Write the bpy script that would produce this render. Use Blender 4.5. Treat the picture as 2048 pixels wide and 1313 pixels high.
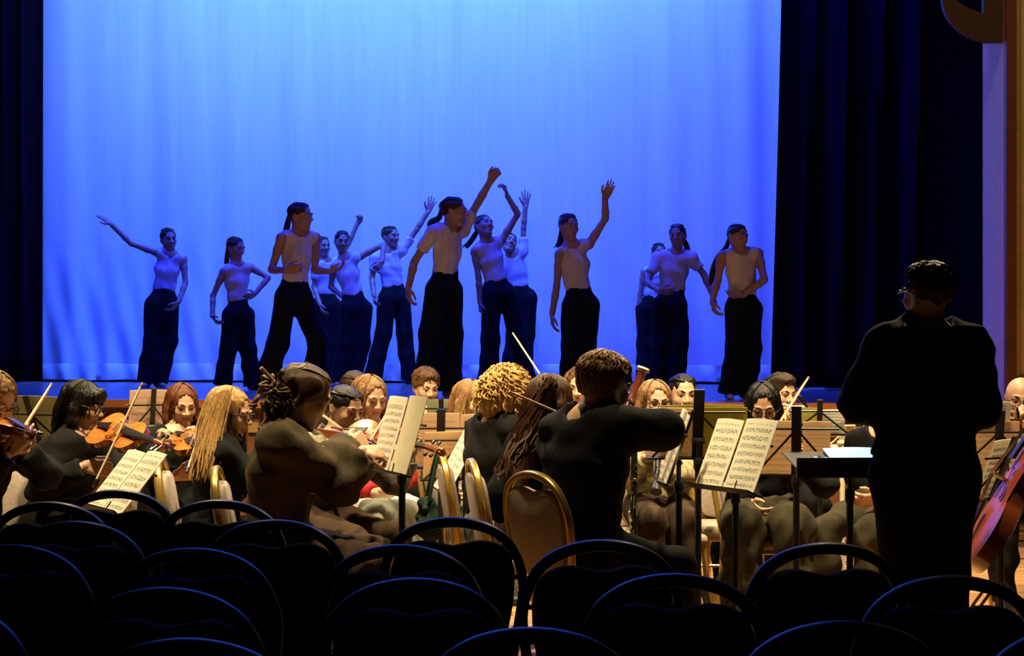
import bpy, bmesh, math, random
import numpy as np
from mathutils import Vector, Matrix

for o in list(bpy.data.objects):
    bpy.data.objects.remove(o, do_unlink=True)
SC = bpy.context.scene
COL = SC.collection
PI = math.pi
rad = math.radians

# ------------------------------------------------------------------ camera
FPX, HOR, CZ = 3400.0, 675.0, 1.48        # focal length in px, horizon row, eye height
cam_d = bpy.data.cameras.new('camera'); cam = bpy.data.objects.new('camera', cam_d); COL.objects.link(cam)
cam.location = (0, 0, CZ); cam.rotation_euler = (PI/2, 0, 0)
cam_d.sensor_fit = 'HORIZONTAL'; cam_d.sensor_width = 36.0; cam_d.lens = 36.0*FPX/2048
cam_d.shift_y = (HOR-656.5)/2048; cam_d.clip_end = 200; cam_d.clip_start = 0.1
SC.camera = cam
# ------------------------------------------------------------------ world, exposure
w = bpy.data.worlds.new('world'); SC.world = w; w.use_nodes = True
w.node_tree.nodes['Background'].inputs[0].default_value = (0.5, 0.55, 0.8, 1)
w.node_tree.nodes['Background'].inputs[1].default_value = 0.002
SC.view_settings.view_transform = 'Standard'; SC.view_settings.look = 'None'
SC.view_settings.gamma = 1; SC.view_settings.use_curve_mapping = False
SC.view_settings.exposure = 0.0

# ------------------------------------------------------------------ lights of the place and added fills
def area(name, loc, target, sx, sy, power, color, spread=180):
    l = bpy.data.lights.new(name, 'AREA'); l.shape = 'RECTANGLE'; l.size = sx; l.size_y = sy
    l.energy = power; l.color = color; l.spread = rad(spread)
    o = bpy.data.objects.new(name, l); COL.objects.link(o); o.location = loc
    o.rotation_euler = (Vector(target)-Vector(loc)).to_track_quat('-Z', 'Y').to_euler()
    return o
def spot(name, loc, target, power, color, ang, blend=.5, r=.12):
    l = bpy.data.lights.new(name, 'SPOT'); l.energy = power; l.color = color
    l.spot_size = rad(ang); l.spot_blend = blend; l.shadow_soft_size = r
    o = bpy.data.objects.new(name, l); COL.objects.link(o); o.location = loc
    o.rotation_euler = (Vector(target)-Vector(loc)).to_track_quat('-Z', 'Y').to_euler()
    return o
# blue border lights over the stage: a deep blue wash and a paler strip close to the cloth
area('stage_wash_blue', (-1.2, 15.1, 7.6), (-1.2, 18.6, 1.0), 9, .6, 1100, (.008, .022, 1), 130)
area('cyc_strip_pale', (-1.4, 16.7, 7.9), (-1.4, 18.5, 4.6), 7.5, .4, 215, (.14, .42, .70), 100)
# warm pit lights hung over the orchestra
WARM = (1, .79, .44)
for nm, x, tx in (('pit_lamp_left', -2.4, -2.2), ('pit_lamp_middle', -.2, -.2), ('pit_lamp_right', 2.0, 1.9)):
    spot(nm, (x, 7.7 if x > 1 else 7.35, 5.6), (tx, 9.5, .8), 1900, WARM, 60 if x > 1 else 69)
spot('pit_lamp_back_left', (-2.2, 11.6, 5.4), (-1.6, 9.2, .8), 1100, WARM, 58)
spot('pit_lamp_back_right', (2.1, 11.4, 5.4), (1.7, 9.1, .8), 1200, WARM, 66)
# added spot, no known source, to brighten the proscenium wall
spot('wall_fill_added', (2.2, 9.2, 6.6), (4.3, 12.4, 3.2), 130, (1, .72, .42), 46, .8, .2)
# weak added spot standing in for orchestra light spilling onto the stage edge
spot('stage_edge_fill', (-.4, 8.6, 6.8), (.2, 13.8, 2.2), 120, (1, .66, .42), 58, .6, .25)

# ------------------------------------------------------------------ helpers
def P(px, py, d): return Vector(((px-1024)/FPX*d, d, CZ-(py-HOR)/FPX*d))
def PX(px, d, z=0.0): return Vector(((px-1024)/FPX*d, d, z))
MATS = {}
def mat(name, col, rough=.6, metal=0, var=.12, scale=30, bump=0., bscale=120, sheen=0, transl=0, coat=0, stretch=(1, 1, 1), spec=.5, sss=0):
    if name in MATS: return MATS[name]
    m = bpy.data.materials.new(name); m.use_nodes = True; MATS[name] = m
    nt = m.node_tree; N = nt.nodes; L = nt.links; b = N['Principled BSDF']
    tc = N.new('ShaderNodeTexCoord'); mp = N.new('ShaderNodeMapping'); mp.inputs['Scale'].default_value = stretch
    L.new(tc.outputs['Object'], mp.inputs[0])
    nz = N.new('ShaderNodeTexNoise'); nz.inputs['Scale'].default_value = scale; nz.inputs['Detail'].default_value = 4
    L.new(mp.outputs[0], nz.inputs[0])
    rp = N.new('ShaderNodeValToRGB'); e = rp.color_ramp.elements
    e[0].position = .3; e[1].position = .7
    e[0].color = tuple(max(c*(1-var), 0) for c in col)+(1,); e[1].color = tuple(min(c*(1+var), 1) for c in col)+(1,)
    L.new(nz.outputs[0], rp.inputs[0]); L.new(rp.outputs[0], b.inputs['Base Color'])
    b.inputs['Roughness'].default_value = rough; b.inputs['Metallic'].default_value = metal
    b.inputs['Specular IOR Level'].default_value = spec
    if sheen: b.inputs['Sheen Weight'].default_value = sheen
    if coat: b.inputs['Coat Weight'].default_value = coat; b.inputs['Coat Roughness'].default_value = .12
    if sss: b.inputs['Subsurface Weight'].default_value = sss; b.inputs['Subsurface Radius'].default_value = (.012, .005, .003)
    if bump:
        n2 = N.new('ShaderNodeTexNoise'); n2.inputs['Scale'].default_value = bscale; n2.inputs['Detail'].default_value = 3
        L.new(mp.outputs[0], n2.inputs[0]); bp = N.new('ShaderNodeBump'); bp.inputs['Strength'].default_value = bump
        bp.inputs['Distance'].default_value = .01; L.new(n2.outputs[0], bp.inputs['Height']); L.new(bp.outputs[0], b.inputs['Normal'])
    if transl:
        t = N.new('ShaderNodeBsdfTranslucent'); L.new(rp.outputs[0], t.inputs[0])
        mx = N.new('ShaderNodeMixShader'); mx.inputs[0].default_value = transl
        L.new(b.outputs[0], mx.inputs[1]); L.new(t.outputs[0], mx.inputs[2]); L.new(mx.outputs[0], N['Material Output'].inputs[0])
    return m

def link(name, me, parent=None, mats=None):
    o = bpy.data.objects.new(name, me); COL.objects.link(o)
    if mats:
        for m in (mats if isinstance(mats, (list, tuple)) else [mats]): me.materials.append(m)
    if parent: o.parent = parent
    return o
def tag(o, label, cat, group=None, kind=None):
    if label: o['label'] = label
    if cat: o['category'] = cat
    if group: o['group'] = group
    if kind: o['kind'] = kind
    return o
def empty(name, loc, label, cat, group=None, rz=0):
    o = bpy.data.objects.new(name, None); COL.objects.link(o); o.location = loc; o.rotation_euler = (0, 0, rz)
    o.empty_display_size = .1
    return tag(o, label, cat, group)
def copy_tree(o, parent=None):
    c = o.copy(); COL.objects.link(c); c.parent = parent
    for ch in list(o.children): copy_tree(ch, c)
    return c

class MB:
    """collects simple shapes into one mesh"""
    def __init__(s): s.v = []; s.f = []; s.uv = None
    def add(s, v, f):
        n = len(s.v); s.v += [tuple(p) for p in v]; s.f += [tuple(i+n for i in q) for q in f]; return s
    def box(s, c, r, R=None):
        c = Vector(c); v = []
        for x in (-1, 1):
            for y in (-1, 1):
                for z in (-1, 1):
                    p = Vector((x*r[0], y*r[1], z*r[2])); v.append(c+(R @ p if R else p))
        return s.add(v, [(0, 1, 3, 2), (4, 6, 7, 5), (0, 4, 5, 1), (2, 3, 7, 6), (0, 2, 6, 4), (1, 5, 7, 3)])
    def tube(s, pts, rr, n=8, flat=None, caps=True, sq=1):
        pts = [Vector(p) for p in pts]; k = len(pts)
        if not hasattr(rr, '__len__'): rr = [rr]*k
        v = []; u = None
        for i, p in enumerate(pts):
            t = (pts[min(i+1, k-1)]-pts[max(i-1, 0)])
            t = t.normalized() if t.length > 1e-9 else Vector((0, 0, 1))
            if u is None:
                h = Vector(flat[0]) if flat else (Vector((0, 0, 1)) if abs(t.z) < .9 else Vector((1, 0, 0)))
                u = (h-t*h.dot(t)).normalized()
            else: u = (u-t*u.dot(t)).normalized()
            b = t.cross(u); q = flat[1] if flat else 1
            for j in range(n):
                a = 2*PI*j/n; ca, sa = math.cos(a), math.sin(a)
                ca = math.copysign(abs(ca)**sq, ca); sa = math.copysign(abs(sa)**sq, sa); v.append(p+u*(ca*rr[i]*q)+b*(sa*rr[i]))
        f = []
        for i in range(k-1):
            for j in range(n):
                f.append((i*n+j, i*n+(j+1) % n, (i+1)*n+(j+1) % n, (i+1)*n+j))
        if caps: f += [tuple(range(n-1, -1, -1)), tuple(range((k-1)*n, k*n))]
        return s.add(v, f)
    def lathe(s, prof, n=16, M=None):
        v = []; k = len(prof)
        for r, z in prof:
            for j in range(n):
                a = 2*PI*j/n; p = Vector((r*math.cos(a), r*math.sin(a), z)); v.append(M @ p if M else p)
        f = [(i*n+j, i*n+(j+1) % n, (i+1)*n+(j+1) % n, (i+1)*n+j) for i in range(k-1) for j in range(n)]
        f += [tuple(range(n-1, -1, -1)), tuple(range((k-1)*n, k*n))]
        return s.add(v, f)
    def sphere(s, c, r, n=10, sc=(1, 1, 1)):
        prof = [(max(r*math.sin(PI*i/n), 1e-4), -r*math.cos(PI*i/n)) for i in range(n+1)]
        return s.lathe(prof, n+2, Matrix.Translation(Vector(c)) @ Matrix.Diagonal((*sc, 1)))
    def prism(s, poly, y0, y1):
        """outline in x,z extruded along y"""
        n = len(poly); v = [(x, y0, z) for x, z in poly]+[(x, y1, z) for x, z in poly]
        f = [tuple(range(n)), tuple(range(2*n-1, n-1, -1))]+[(i, i+n, (i+1) % n+n, (i+1) % n) for i in range(n)]
        return s.add(v, f)
    def build(s, name, m, parent=None, smooth=True, ang=40):
        me = bpy.data.meshes.new(name); me.from_pydata(s.v, [], s.f); me.update()
        if smooth: me.shade_smooth(); me.set_sharp_from_angle(angle=rad(ang))
        return link(name, me, parent, m)

def rbox(c, r, bev=.01, seg=2):
    bm = bmesh.new(); bmesh.ops.create_cube(bm, size=2)
    for v in bm.verts: v.co = Vector((v.co.x*r[0], v.co.y*r[1], v.co.z*r[2]))+Vector(c)
    bmesh.ops.bevel(bm, geom=list(bm.edges), offset=bev, segments=seg, affect='EDGES', profile=.5)
    mb = MB(); mb.v = [tuple(v.co) for v in bm.verts]; bm.verts.index_update(); mb.f = [tuple(v.index for v in f.verts) for f in bm.faces]
    bm.free(); return mb

def spline(pts, n=6):
    """Catmull-Rom through points"""
    pts = [Vector(p) for p in pts]; out = []
    for i in range(len(pts)-1):
        p0 = pts[max(i-1, 0)]; p1 = pts[i]; p2 = pts[i+1]; p3 = pts[min(i+2, len(pts)-1)]
        for j in range(n):
            t = j/n
            out.append(.5*((2*p1)+(p2-p0)*t+(2*p0-5*p1+4*p2-p3)*t*t+(3*p1-p0-3*p2+p3)*t**3))
    out.append(pts[-1]); return out

# ------------------------------------------------------------------ distance-field sculpting (one continuous surface)
class Vol:
    def __init__(s, lo, hi, vox):
        s.vox = vox; s.lo = np.array(lo, np.float32); n = np.ceil((np.array(hi)-np.array(lo))/vox).astype(int)+1
        s.n = n; s.F = np.full(tuple(n), 1.0, np.float32)
        s.ax = [s.lo[i]+vox*np.arange(n[i], dtype=np.float32) for i in range(3)]
    def blk(s, lo, hi):
        sl = []
        for i in range(3):
            a = int(max(0, math.floor((lo[i]-s.lo[i])/s.vox))); b = int(min(s.n[i], math.ceil((hi[i]-s.lo[i])/s.vox)+1))
            if b-a < 1: return None
            sl.append(slice(a, b))
        return tuple(sl), s.ax[0][sl[0]][:, None, None], s.ax[1][sl[1]][None, :, None], s.ax[2][sl[2]][None, None, :]
    def put(s, sl, d, k, sub=False):
        A = s.F[sl]
        if sub:
            d = -d
            if k > 0: h = np.maximum(k-np.abs(A-d), 0)/k; s.F[sl] = np.maximum(A, d)+h*h*k*.25
            else: s.F[sl] = np.maximum(A, d)
        else:
            if k > 0: h = np.maximum(k-np.abs(A-d), 0)/k; s.F[sl] = np.minimum(A, d)-h*h*k*.25
            else: s.F[sl] = np.minimum(A, d)
    def cone(s, a, b, ra, rb, k=.02, flat=None, cut=None, sub=False):
        a = np.array(a, np.float32); b = np.array(b, np.float32); m = max(ra, rb)+k+3*s.vox
        g = s.blk(np.minimum(a, b)-m, np.maximum(a, b)+m)
        if g is None: return
        sl, X, Y, Z = g; ab = b-a; L2 = float(ab @ ab)+1e-9
        x = X-a[0]; y = Y-a[1]; z = Z-a[2]
        h = np.clip((x*ab[0]+y*ab[1]+z*ab[2])/L2, 0, 1)
        qx = x-h*ab[0]; qy = y-h*ab[1]; qz = z-h*ab[2]
        if flat is not None:
            fd = np.array(flat[0], np.float32); e = (qx*fd[0]+qy*fd[1]+qz*fd[2])*(1/flat[1]-1)
            qx = qx+e*fd[0]; qy = qy+e*fd[1]; qz = qz+e*fd[2]
        d = np.sqrt(qx*qx+qy*qy+qz*qz)-(ra+(rb-ra)*h)
        if flat is not None: d = d*(.5+.5*flat[1])
        if cut is not None:                       # list of (point, normal): keeps the side against the normal
            for p, n in cut:
                d = np.maximum(d, (X-p[0])*n[0]+(Y-p[1])*n[1]+(Z-p[2])*n[2])
        s.put(sl, d, k, sub)
    def ell(s, c, r, k=.02, R=None, sub=False):
        m = max(r)+k+3*s.vox; c = np.array(c, np.float32)
        g = s.blk(c-m, c+m)
        if g is None: return
        sl, X, Y, Z = g; x = X-c[0]; y = Y-c[1]; z = Z-c[2]
        if R is not None:
            R = np.array(R, np.float32)           # columns are the axes
            x, y, z = (x*R[0, 0]+y*R[1, 0]+z*R[2, 0], x*R[0, 1]+y*R[1, 1]+z*R[2, 1], x*R[0, 2]+y*R[1, 2]+z*R[2, 2])
        k0 = np.sqrt((x/r[0])**2+(y/r[1])**2+(z/r[2])**2); k1 = np.sqrt((x/r[0]**2)**2+(y/r[1]**2)**2+(z/r[2]**2)**2)+1e-6
        s.put(sl, k0*(k0-1)/k1, k, sub)
    def plane(s, p, n):
        """keep the side the normal points to"""
        s.F = np.maximum(s.F, -((s.ax[0][:, None, None]-p[0])*n[0]+(s.ax[1][None, :, None]-p[1])*n[1]+(s.ax[2][None, None, :]-p[2])*n[2]))
    def wrinkle(s, amp, seed, wl=.12, aniso=(1, 1, 1)):
        rs = np.random.RandomState(seed); X = s.ax[0][:, None, None]; Y = s.ax[1][None, :, None]; Z = s.ax[2][None, None, :]
        acc = 0
        for i in range(5):
            v = rs.randn(3)*np.array(aniso); v = v/np.linalg.norm(v)*2*PI/(wl*(.6+rs.rand()))
            acc = acc+np.sin(v[0]*X+v[1]*Y+v[2]*Z+rs.rand()*6+1.3*np.sin(9*Z+rs.rand()*6))
        s.F += (amp/1.6)*acc.astype(np.float32)
    def mesh(s):
        F = s.F; S = F < 0
        C = [S[i:F.shape[0]-1+i, j:F.shape[1]-1+j, k:F.shape[2]-1+k] for i in (0, 1) for j in (0, 1) for k in (0, 1)]
        cnt = sum(c.astype(np.int8) for c in C); M = (cnt > 0) & (cnt < 8)
        I = np.argwhere(M)
        if len(I) == 0: return np.zeros((0, 3)), np.zeros((0, 4), int)
        off = np.array([(i, j, k) for i in (0, 1) for j in (0, 1) for k in (0, 1)])
        V = np.stack([F[I[:, 0]+o[0], I[:, 1]+o[1], I[:, 2]+o[2]] for o in off], 1)
        acc = np.zeros((len(I), 3)); num = np.zeros(len(I))
        for a in range(8):
            for ax in range(3):
                if off[a][ax] == 0:
                    b = a+(4, 2, 1)[ax]; va = V[:, a]; vb = V[:, b]; x = (va < 0) != (vb < 0)
                    t = np.where(x, va/np.where(x, va-vb, 1), 0); p = np.tile(off[a].astype(float), (len(I), 1)); p[:, ax] += t
                    acc += p*x[:, None]; num += x
        pos = s.lo+s.vox*(I+acc/num[:, None])
        idx = np.full(M.shape, -1, np.int64); idx[M] = np.arange(len(I))
        Q = []
        for ax in range(3):
            u, v = [(1, 2), (2, 0), (0, 1)][ax]
            sA = [slice(None)]*3; sB = [slice(None)]*3; sA[ax] = slice(0, -1); sB[ax] = slice(1, None)
            a = S[tuple(sA)]; b = S[tuple(sB)]; E = np.argwhere(a != b)
            if len(E) == 0: continue
            E = E[(E[:, u] > 0) & (E[:, v] > 0) & (E[:, u] < M.shape[u]) & (E[:, v] < M.shape[v])]
            if len(E) == 0: continue
            def cell(du, dv):
                e = E.copy(); e[:, u] -= du; e[:, v] -= dv; return idx[e[:, 0], e[:, 1], e[:, 2]]
            q = np.stack([cell(1, 1), cell(0, 1), cell(0, 0), cell(1, 0)], 1)
            ins = a[E[:, 0], E[:, 1], E[:, 2]]
            q[~ins] = q[~ins][:, ::-1]; Q.append(q)
        return pos, np.concatenate(Q)
def np_mesh(name, parts, mats, parent=None):
    """parts: list of (verts, quads-or-faces ndarray, material index or array)"""
    me = bpy.data.meshes.new(name); V = []; Fq = []; mi = []; n = 0
    for v, f, m in parts:
        v = np.asarray(v, float)
        if len(v) == 0: continue
        V.append(v); Fq += [tuple(int(i)+n for i in q) for q in f]; n += len(v)
        mi.append(np.full(len(f), m, np.int32) if np.isscalar(m) else m)
    if not V: V = [np.zeros((0, 3))]; mi = [np.zeros(0, np.int32)]
    me.from_pydata(np.concatenate(V).tolist(), [], Fq); me.update()
    me.polygons.foreach_set('material_index', np.concatenate(mi).astype(np.int32)); me.shade_smooth()
    return link(name, me, parent, mats)
# ------------------------------------------------------------------ the setting
SLOPE = -.14                                # the stage runs slightly askew to the camera
def stage_y(x, y0): return y0+SLOPE*x
SH = .98                                    # stage height
# hall floor with boards
m_floor = mat('hall_floor_base', (.12, .06, .025), .5, var=.2)
m_board = mat('floor_board_wood', (.50, .27, .10), .32, var=.35, scale=6, stretch=(.6, 9, 1), bump=.05, bscale=40)
fl = MB().box((0, 6.2, -.06), (8, 7.3, .05)).build('floor', m_floor); fl['kind'] = 'structure'
bm0 = rbox((0, 0, 0), (1.098, .068, .012), .003, 1)
me_b = bm0.build('board', m_board, fl).data
bpy.data.objects.remove(bpy.data.objects['board'])
rnd = random.Random(4)
for j in range(46):
    y = 5.6+j*.14; off = (j % 3)*.73
    for i in range(4):
        x = -3.3+i*2.2+off-.73
        b = bpy.data.objects.new('board', me_b); COL.objects.link(b); b.parent = fl
        b.location = (x, y, -.0125+rnd.uniform(-.0006, .0003))
# stage floor
m_stage = mat('stage_floor_paint', (.15, .14, .14), .26, var=.35, scale=3, stretch=(.5, 9, 1), bump=.04, bscale=20)
def slab(x0, x1, yf0, yf1, z0, z1):
    mb = MB(); v = []
    for x in (x0, x1):
        for y0 in (yf0, yf1):
            for z in (z0, z1): v.append((x, stage_y(x, y0), z))
    return mb.add(v, [(0, 1, 3, 2), (4, 6, 7, 5), (0, 4, 5, 1), (2, 3, 7, 6), (0, 2, 6, 4), (1, 5, 7, 3)])
o = slab(-9, 8, 13.06, 21.5, SH-.08, SH).build('floor_stage', m_stage, smooth=False); tag(o, 'dark painted stage floor lit blue', None, kind='structure')
m_fascia = mat('stage_front_wood', (.16, .055, .022), .45, var=.3, scale=5, stretch=(3, 3, .5))
o = slab(-9, 8, 13.14, 13.3, -.01, SH-.08).build('wall_stage_front', m_fascia, smooth=False); o['kind'] = 'structure'
# vertical panels of the stage front
pm = MB().box((0, 0, 0), (.49, .012, .30)).build('panel', m_fascia, o, smooth=False).data
bpy.data.objects.remove(bpy.data.objects['panel'])
for i in range(16):
    x = -8+i*1.02
    p = bpy.data.objects.new('panel', pm); COL.objects.link(p); p.parent = o
    p.location = (x, stage_y(x, 13.14)-.006, .37); p.rotation_euler = (0, 0, math.atan(SLOPE))
m_nose = mat('stage_nosing_wood', (.50, .17, .055), .32, var=.2, scale=8, stretch=(.5, 6, 6), coat=.4)
o = slab(-9, 8, 13.02, 13.16, SH-.055, SH+.006).build('trim_1', m_nose, smooth=False); o['kind'] = 'structure'
o = slab(-9, 8, 13.10, 13.16, .73, .81).build('trim_2', mat('stage_rail_wood', (.42, .22, .07), .4, var=.2, stretch=(.5, 6, 6)), smooth=False); o['kind'] = 'structure'
# black masking wall behind the cloth
o = slab(-9, 8, 21.3, 21.45, SH, 9).build('wall_back', mat('black_masking', (.004, .004, .005), .9), smooth=False); o['kind'] = 'structure'

def drape(name, x0, x1, yc, z0, z1, nx, nz, fn, m, label, hem=True):
    v = []; f = []
    for j in range(nz+1):
        t = j/nz; z = z0+(z1-z0)*t
        for i in range(nx+1):
            u = i/nx; x = x0+(x1-x0)*u
            v.append((x, stage_y(x, yc)+fn(x, z, u, t), z))
    for j in range(nz):
        for i in range(nx):
            a = j*(nx+1)+i; f.append((a, a+1, a+nx+2, a+nx+1))
    me = bpy.data.meshes.new(name); me.from_pydata(v, [], f); me.update(); me.shade_smooth()
    o = link(name, me, None, m); md = o.modifiers.new('thick', 'SOLIDIFY'); md.thickness = .006
    return tag(o, label, 'curtain')
def cycfold(x, z, u, t):
    low = max(0, 1-(z-SH)/1.6)
    L = 1/(1+math.exp((x+3.1)*3))          # deeper creases low on the left
    R = 1/(1+math.exp(-(x-2.2)*5))
    f = .020*math.sin(x*4.1+.5*math.sin(x*1.3))+.012*math.sin(x*9.3+1+z*.12)+.006*math.sin(x*17+.3*z)
    f += low*L*(.045*math.sin(x*13+1.5*math.sin(z*2.2))+.022*math.sin(x*24+z*5))
    f += R*.03*math.sin(x*14+.2*z)
    f += low*.012*math.sin(x*7+z*6)
    if z < SH+.19: f += .012*math.sin(x*31+z*20)*(1-(z-SH)/.19)
    return f
m_cyc = mat('backdrop_cloth', (.80, .80, .82), .9, var=.05, scale=2.5, stretch=(6, 1, .35), bump=.12, bscale=9)
cy = drape('backdrop_cloth', -6.6, 3.3, 18.4, SH+.02, 8.2, 560, 110, cycfold, m_cyc, 'huge pale backdrop cloth glowing blue behind the dancers')
# bottom hem pocket of the backdrop
v = []; f = []; n = 400
for i in range(n+1):
    x = -6.6+9.9*i/n; y = stage_y(x, 18.4)
    wob = .01*math.sin(x*9)+.012*math.sin(x*23+1)
    for z, dy in ((SH+.205+.006*math.sin(x*5), -.010), (SH+.19, -.016+wob*.5), (SH+.09, -.018+wob*1.2), (SH+.025+.006*math.sin(x*7), -.016+wob)):
        v.append((x, y+dy+cycfold(x, z, 0, 0), z))
for i in range(n):
    for j in range(3):
        a = i*4+j; f.append((a, a+1, a+5, a+4))
me = bpy.data.meshes.new('hem'); me.from_pydata(v, [], f); me.shade_smooth(); link('hem', me, cy, m_cyc)
m_drape = mat('navy_velvet', (.0018, .0024, .0045), .9, var=.3, scale=4, stretch=(8, 8, .4), spec=.1)
def deep(x, z, u, t): return .085*math.sin(x*26+.25*math.sin(z*.9))+.04*math.sin(x*11+.3*z)+.02*math.sin(x*57+.6*z)
drape('side_curtain', -8.2, -5.16, 18.0, SH+.02, 8.0, 260, 24, deep, m_drape, 'narrow strip of dark navy velvet curtain above the sandy-haired violinist')
xr = PX(1538, 16.2).x
def deep2(x, z, u, t): return (.10*math.sin((x-.03*z*u)*20+.25*math.sin(z*.9))+.045*math.sin(x*9+.4*z)+.02*math.sin(x*47+.6*z))
def dr2():
    o = drape('side_curtain', xr, xr+1.45, 16.55, SH+.02, 8.0, 220, 40, deep2, m_drape, 'wide dark navy velvet side curtain behind the conductor')
    for v in o.data.vertices:                # its free edge leans outwards towards the top
        k = max(0, 1-(v.co.x-xr)/.8); v.co.x += (v.co.z-SH)*.026*k
dr2()
# proscenium: inner reveal, brown edge and gilded panel
m_rev = mat('reveal_plaster', (.62, .56, .60), .8, var=.06, scale=12, bump=.08, bscale=60)
m_edge = mat('proscenium_brown', (.22, .075, .03), .5, var=.15, scale=8)
m_gold = mat('panel_gold_paint', (.85, .60, .26), .6, var=.18, scale=5, bump=.05)
RX = 3.60
def wl(name, x0, x1, y0, y1, z0, z1, m, parent=None):
    return MB().box(((x0+x1)/2, (y0+y1)/2, (z0+z1)/2), ((x1-x0)/2, (y1-y0)/2, (z1-z0)/2)).build(name, m, parent, smooth=False)
wr = wl('wall_right', RX, RX+.5, 12.42, 13.0, 0, 8, m_rev); wr['kind'] = 'structure'
o = wl('trim_3', RX-.005, RX+.066, 12.36, 12.425, 0, 8, m_edge); o['kind'] = 'structure'
o = wl('wall_right_front', RX+.062, RX+3, 12.40, 12.9, 0, 8, m_gold); o['kind'] = 'structure'
zb = P(2040, 755, 12.35).z
for nm, a in (('trim_4', (RX+.068, RX+.10, 12.375, 12.402, zb-.03, 8)), ('trim_5', (RX+.068, RX+3, 12.36, 12.402, zb-.10, zb)), ('trim_6', (RX+.068, RX+3, 12.385, 12.402, .0, zb-.1))):
    o = wl(nm, *a, mat('panel_gold_frame', (.62, .40, .13), .45, var=.12) if nm == 'trim_4' else m_edge); o['kind'] = 'structure'
# curved bracket in the corner of the proscenium arch
out = [P(x, y, 12.46) for x, y in ((1882, -40), (1886, 10), (1897, 38), (1917, 60), (1942, 76), (1970, 85))]
inn = [P(x, y, 12.46) for x, y in ((1903, -40), (1915, 0), (1928, 10), (1942, 18), (1956, 23), (1970, 27))]
pa, pb = P(1967, 85, 12.46), P(2011, -90, 12.46); o = wl('reveal_shade_block', pa.x, pb.x, 12.455, 12.51, pa.z, 8, mat('bracket_and_shade_brown', (.075, .034, .017), .6, var=.15)); o['kind'] = 'structure'  # added dark block standing in for the shade on the upper reveal
so = spline(out, 6); si = spline(inn, 6); mb = MB(); n = len(so); v = []
for dy in (0, .05):
    for p in so: v.append((p.x, p.y+dy, p.z))
    for p in si: v.append((p.x, p.y+dy, p.z))
f = []
for i in range(n-1):
    f += [(i, i+1, n+i+1, n+i), (2*n+i, 3*n+i, 3*n+i+1, 2*n+i+1), (i, 2*n+i, 2*n+i+1, i+1), (n+i, n+i+1, 3*n+i+1, 3*n+i)]
o = mb.add(v, f).build('trim_7', mat('bracket_and_shade_brown', (.075, .034, .017), .6, var=.15), None, ang=60); o['kind'] = 'structure'
# ------------------------------------------------------------------ people
m_eye = mat('eye_white', (.5, .47, .44), .3); m_iris = mat('eye_dark', (.02, .012, .01), .2)
m_lip = mat('lip', (.42, .15, .12), .5)
def skin(n, c): return mat('skin_'+n, c, .5, var=.06, scale=50, bump=.03, bscale=200)
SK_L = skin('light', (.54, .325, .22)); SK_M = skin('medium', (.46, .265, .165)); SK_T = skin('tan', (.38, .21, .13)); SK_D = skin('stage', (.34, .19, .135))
def hairm(n, c, r=.42): return mat('hair_'+n, c, r, var=.45, scale=60, stretch=(3, 3, .25), bump=.35, bscale=220, spec=.3)
HB = hairm('black', (.007, .0055, .005), .34); HDB = hairm('dark_brown', (.035, .017, .009)); HMB = hairm('mid_brown', (.065, .03, .013)); HBR = hairm('brown', (.11, .05, .02))
HLB = hairm('light_brown', (.24, .125, .05)); HBL = hairm('blond', (.52, .31, .10)); HGO = hairm('golden', (.34, .19, .062)); HBR2 = hairm('warm_brown', (.18, .088, .034)); HRB = hairm('red_brown', (.075, .028, .011)); HAU = hairm('auburn', (.12, .035, .014))
def cloth(n, c, r=.85, var=.15, **k): return mat('cloth_'+n, c, r, var=var, scale=14, bump=k.pop('bump', .3), bscale=34, stretch=(1.4, 1.4, .6), spec=.15, **k)
C_BLK = cloth('black', (.0026, .0026, .003)); C_BLK2 = cloth('soft_black', (.0055, .005, .0045)); C_CREAM = cloth('cream', (.58, .52, .48))
C_WHITE = cloth('white', (.62, .60, .62)); C_JOGGER = cloth('dance_black', (.004, .0045, .007)); C_OLIVE = cloth('olive', (.040, .032, .018))
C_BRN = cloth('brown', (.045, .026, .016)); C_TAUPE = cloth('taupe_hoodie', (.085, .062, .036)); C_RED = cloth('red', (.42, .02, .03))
C_JEANS = cloth('pale_jeans', (.50, .52, .46)); C_TEAL = cloth('pale_teal', (.22, .28, .26)); C_NAVY = cloth('navy', (.005, .0055, .009))
C_PURP = cloth('plum', (.05, .035, .06)); C_GREY = cloth('grey', (.12, .11, .10)); C_BEIGE = cloth('beige', (.42, .32, .21))
C_PAT = mat('cloth_cardigan_pattern', (.42, .35, .20), .85, var=.75, scale=22, bump=.2, bscale=60, spec=.15)
C_STRIPE = mat('cloth_camouflage', (.10, .075, .055), .8, var=.9, scale=16, bump=.2, bscale=60)
C_SHOE = mat('shoe_black', (.012, .011, .010), .4); C_SHOEW = mat('shoe_cream', (.5, .42, .28), .6)

def head_axes(yaw, pitch, roll):
    t, p = rad(yaw), rad(pitch)
    y = Vector((math.sin(t)*math.cos(p), -math.cos(t)*math.cos(p), -math.sin(p)))
    x = Vector((-math.cos(t), -math.sin(t), 0)); z = x.cross(y)
    M = Matrix((x, y, z)).transposed()
    return M @ Matrix.Rotation(rad(roll), 3, 'Y')

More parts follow.
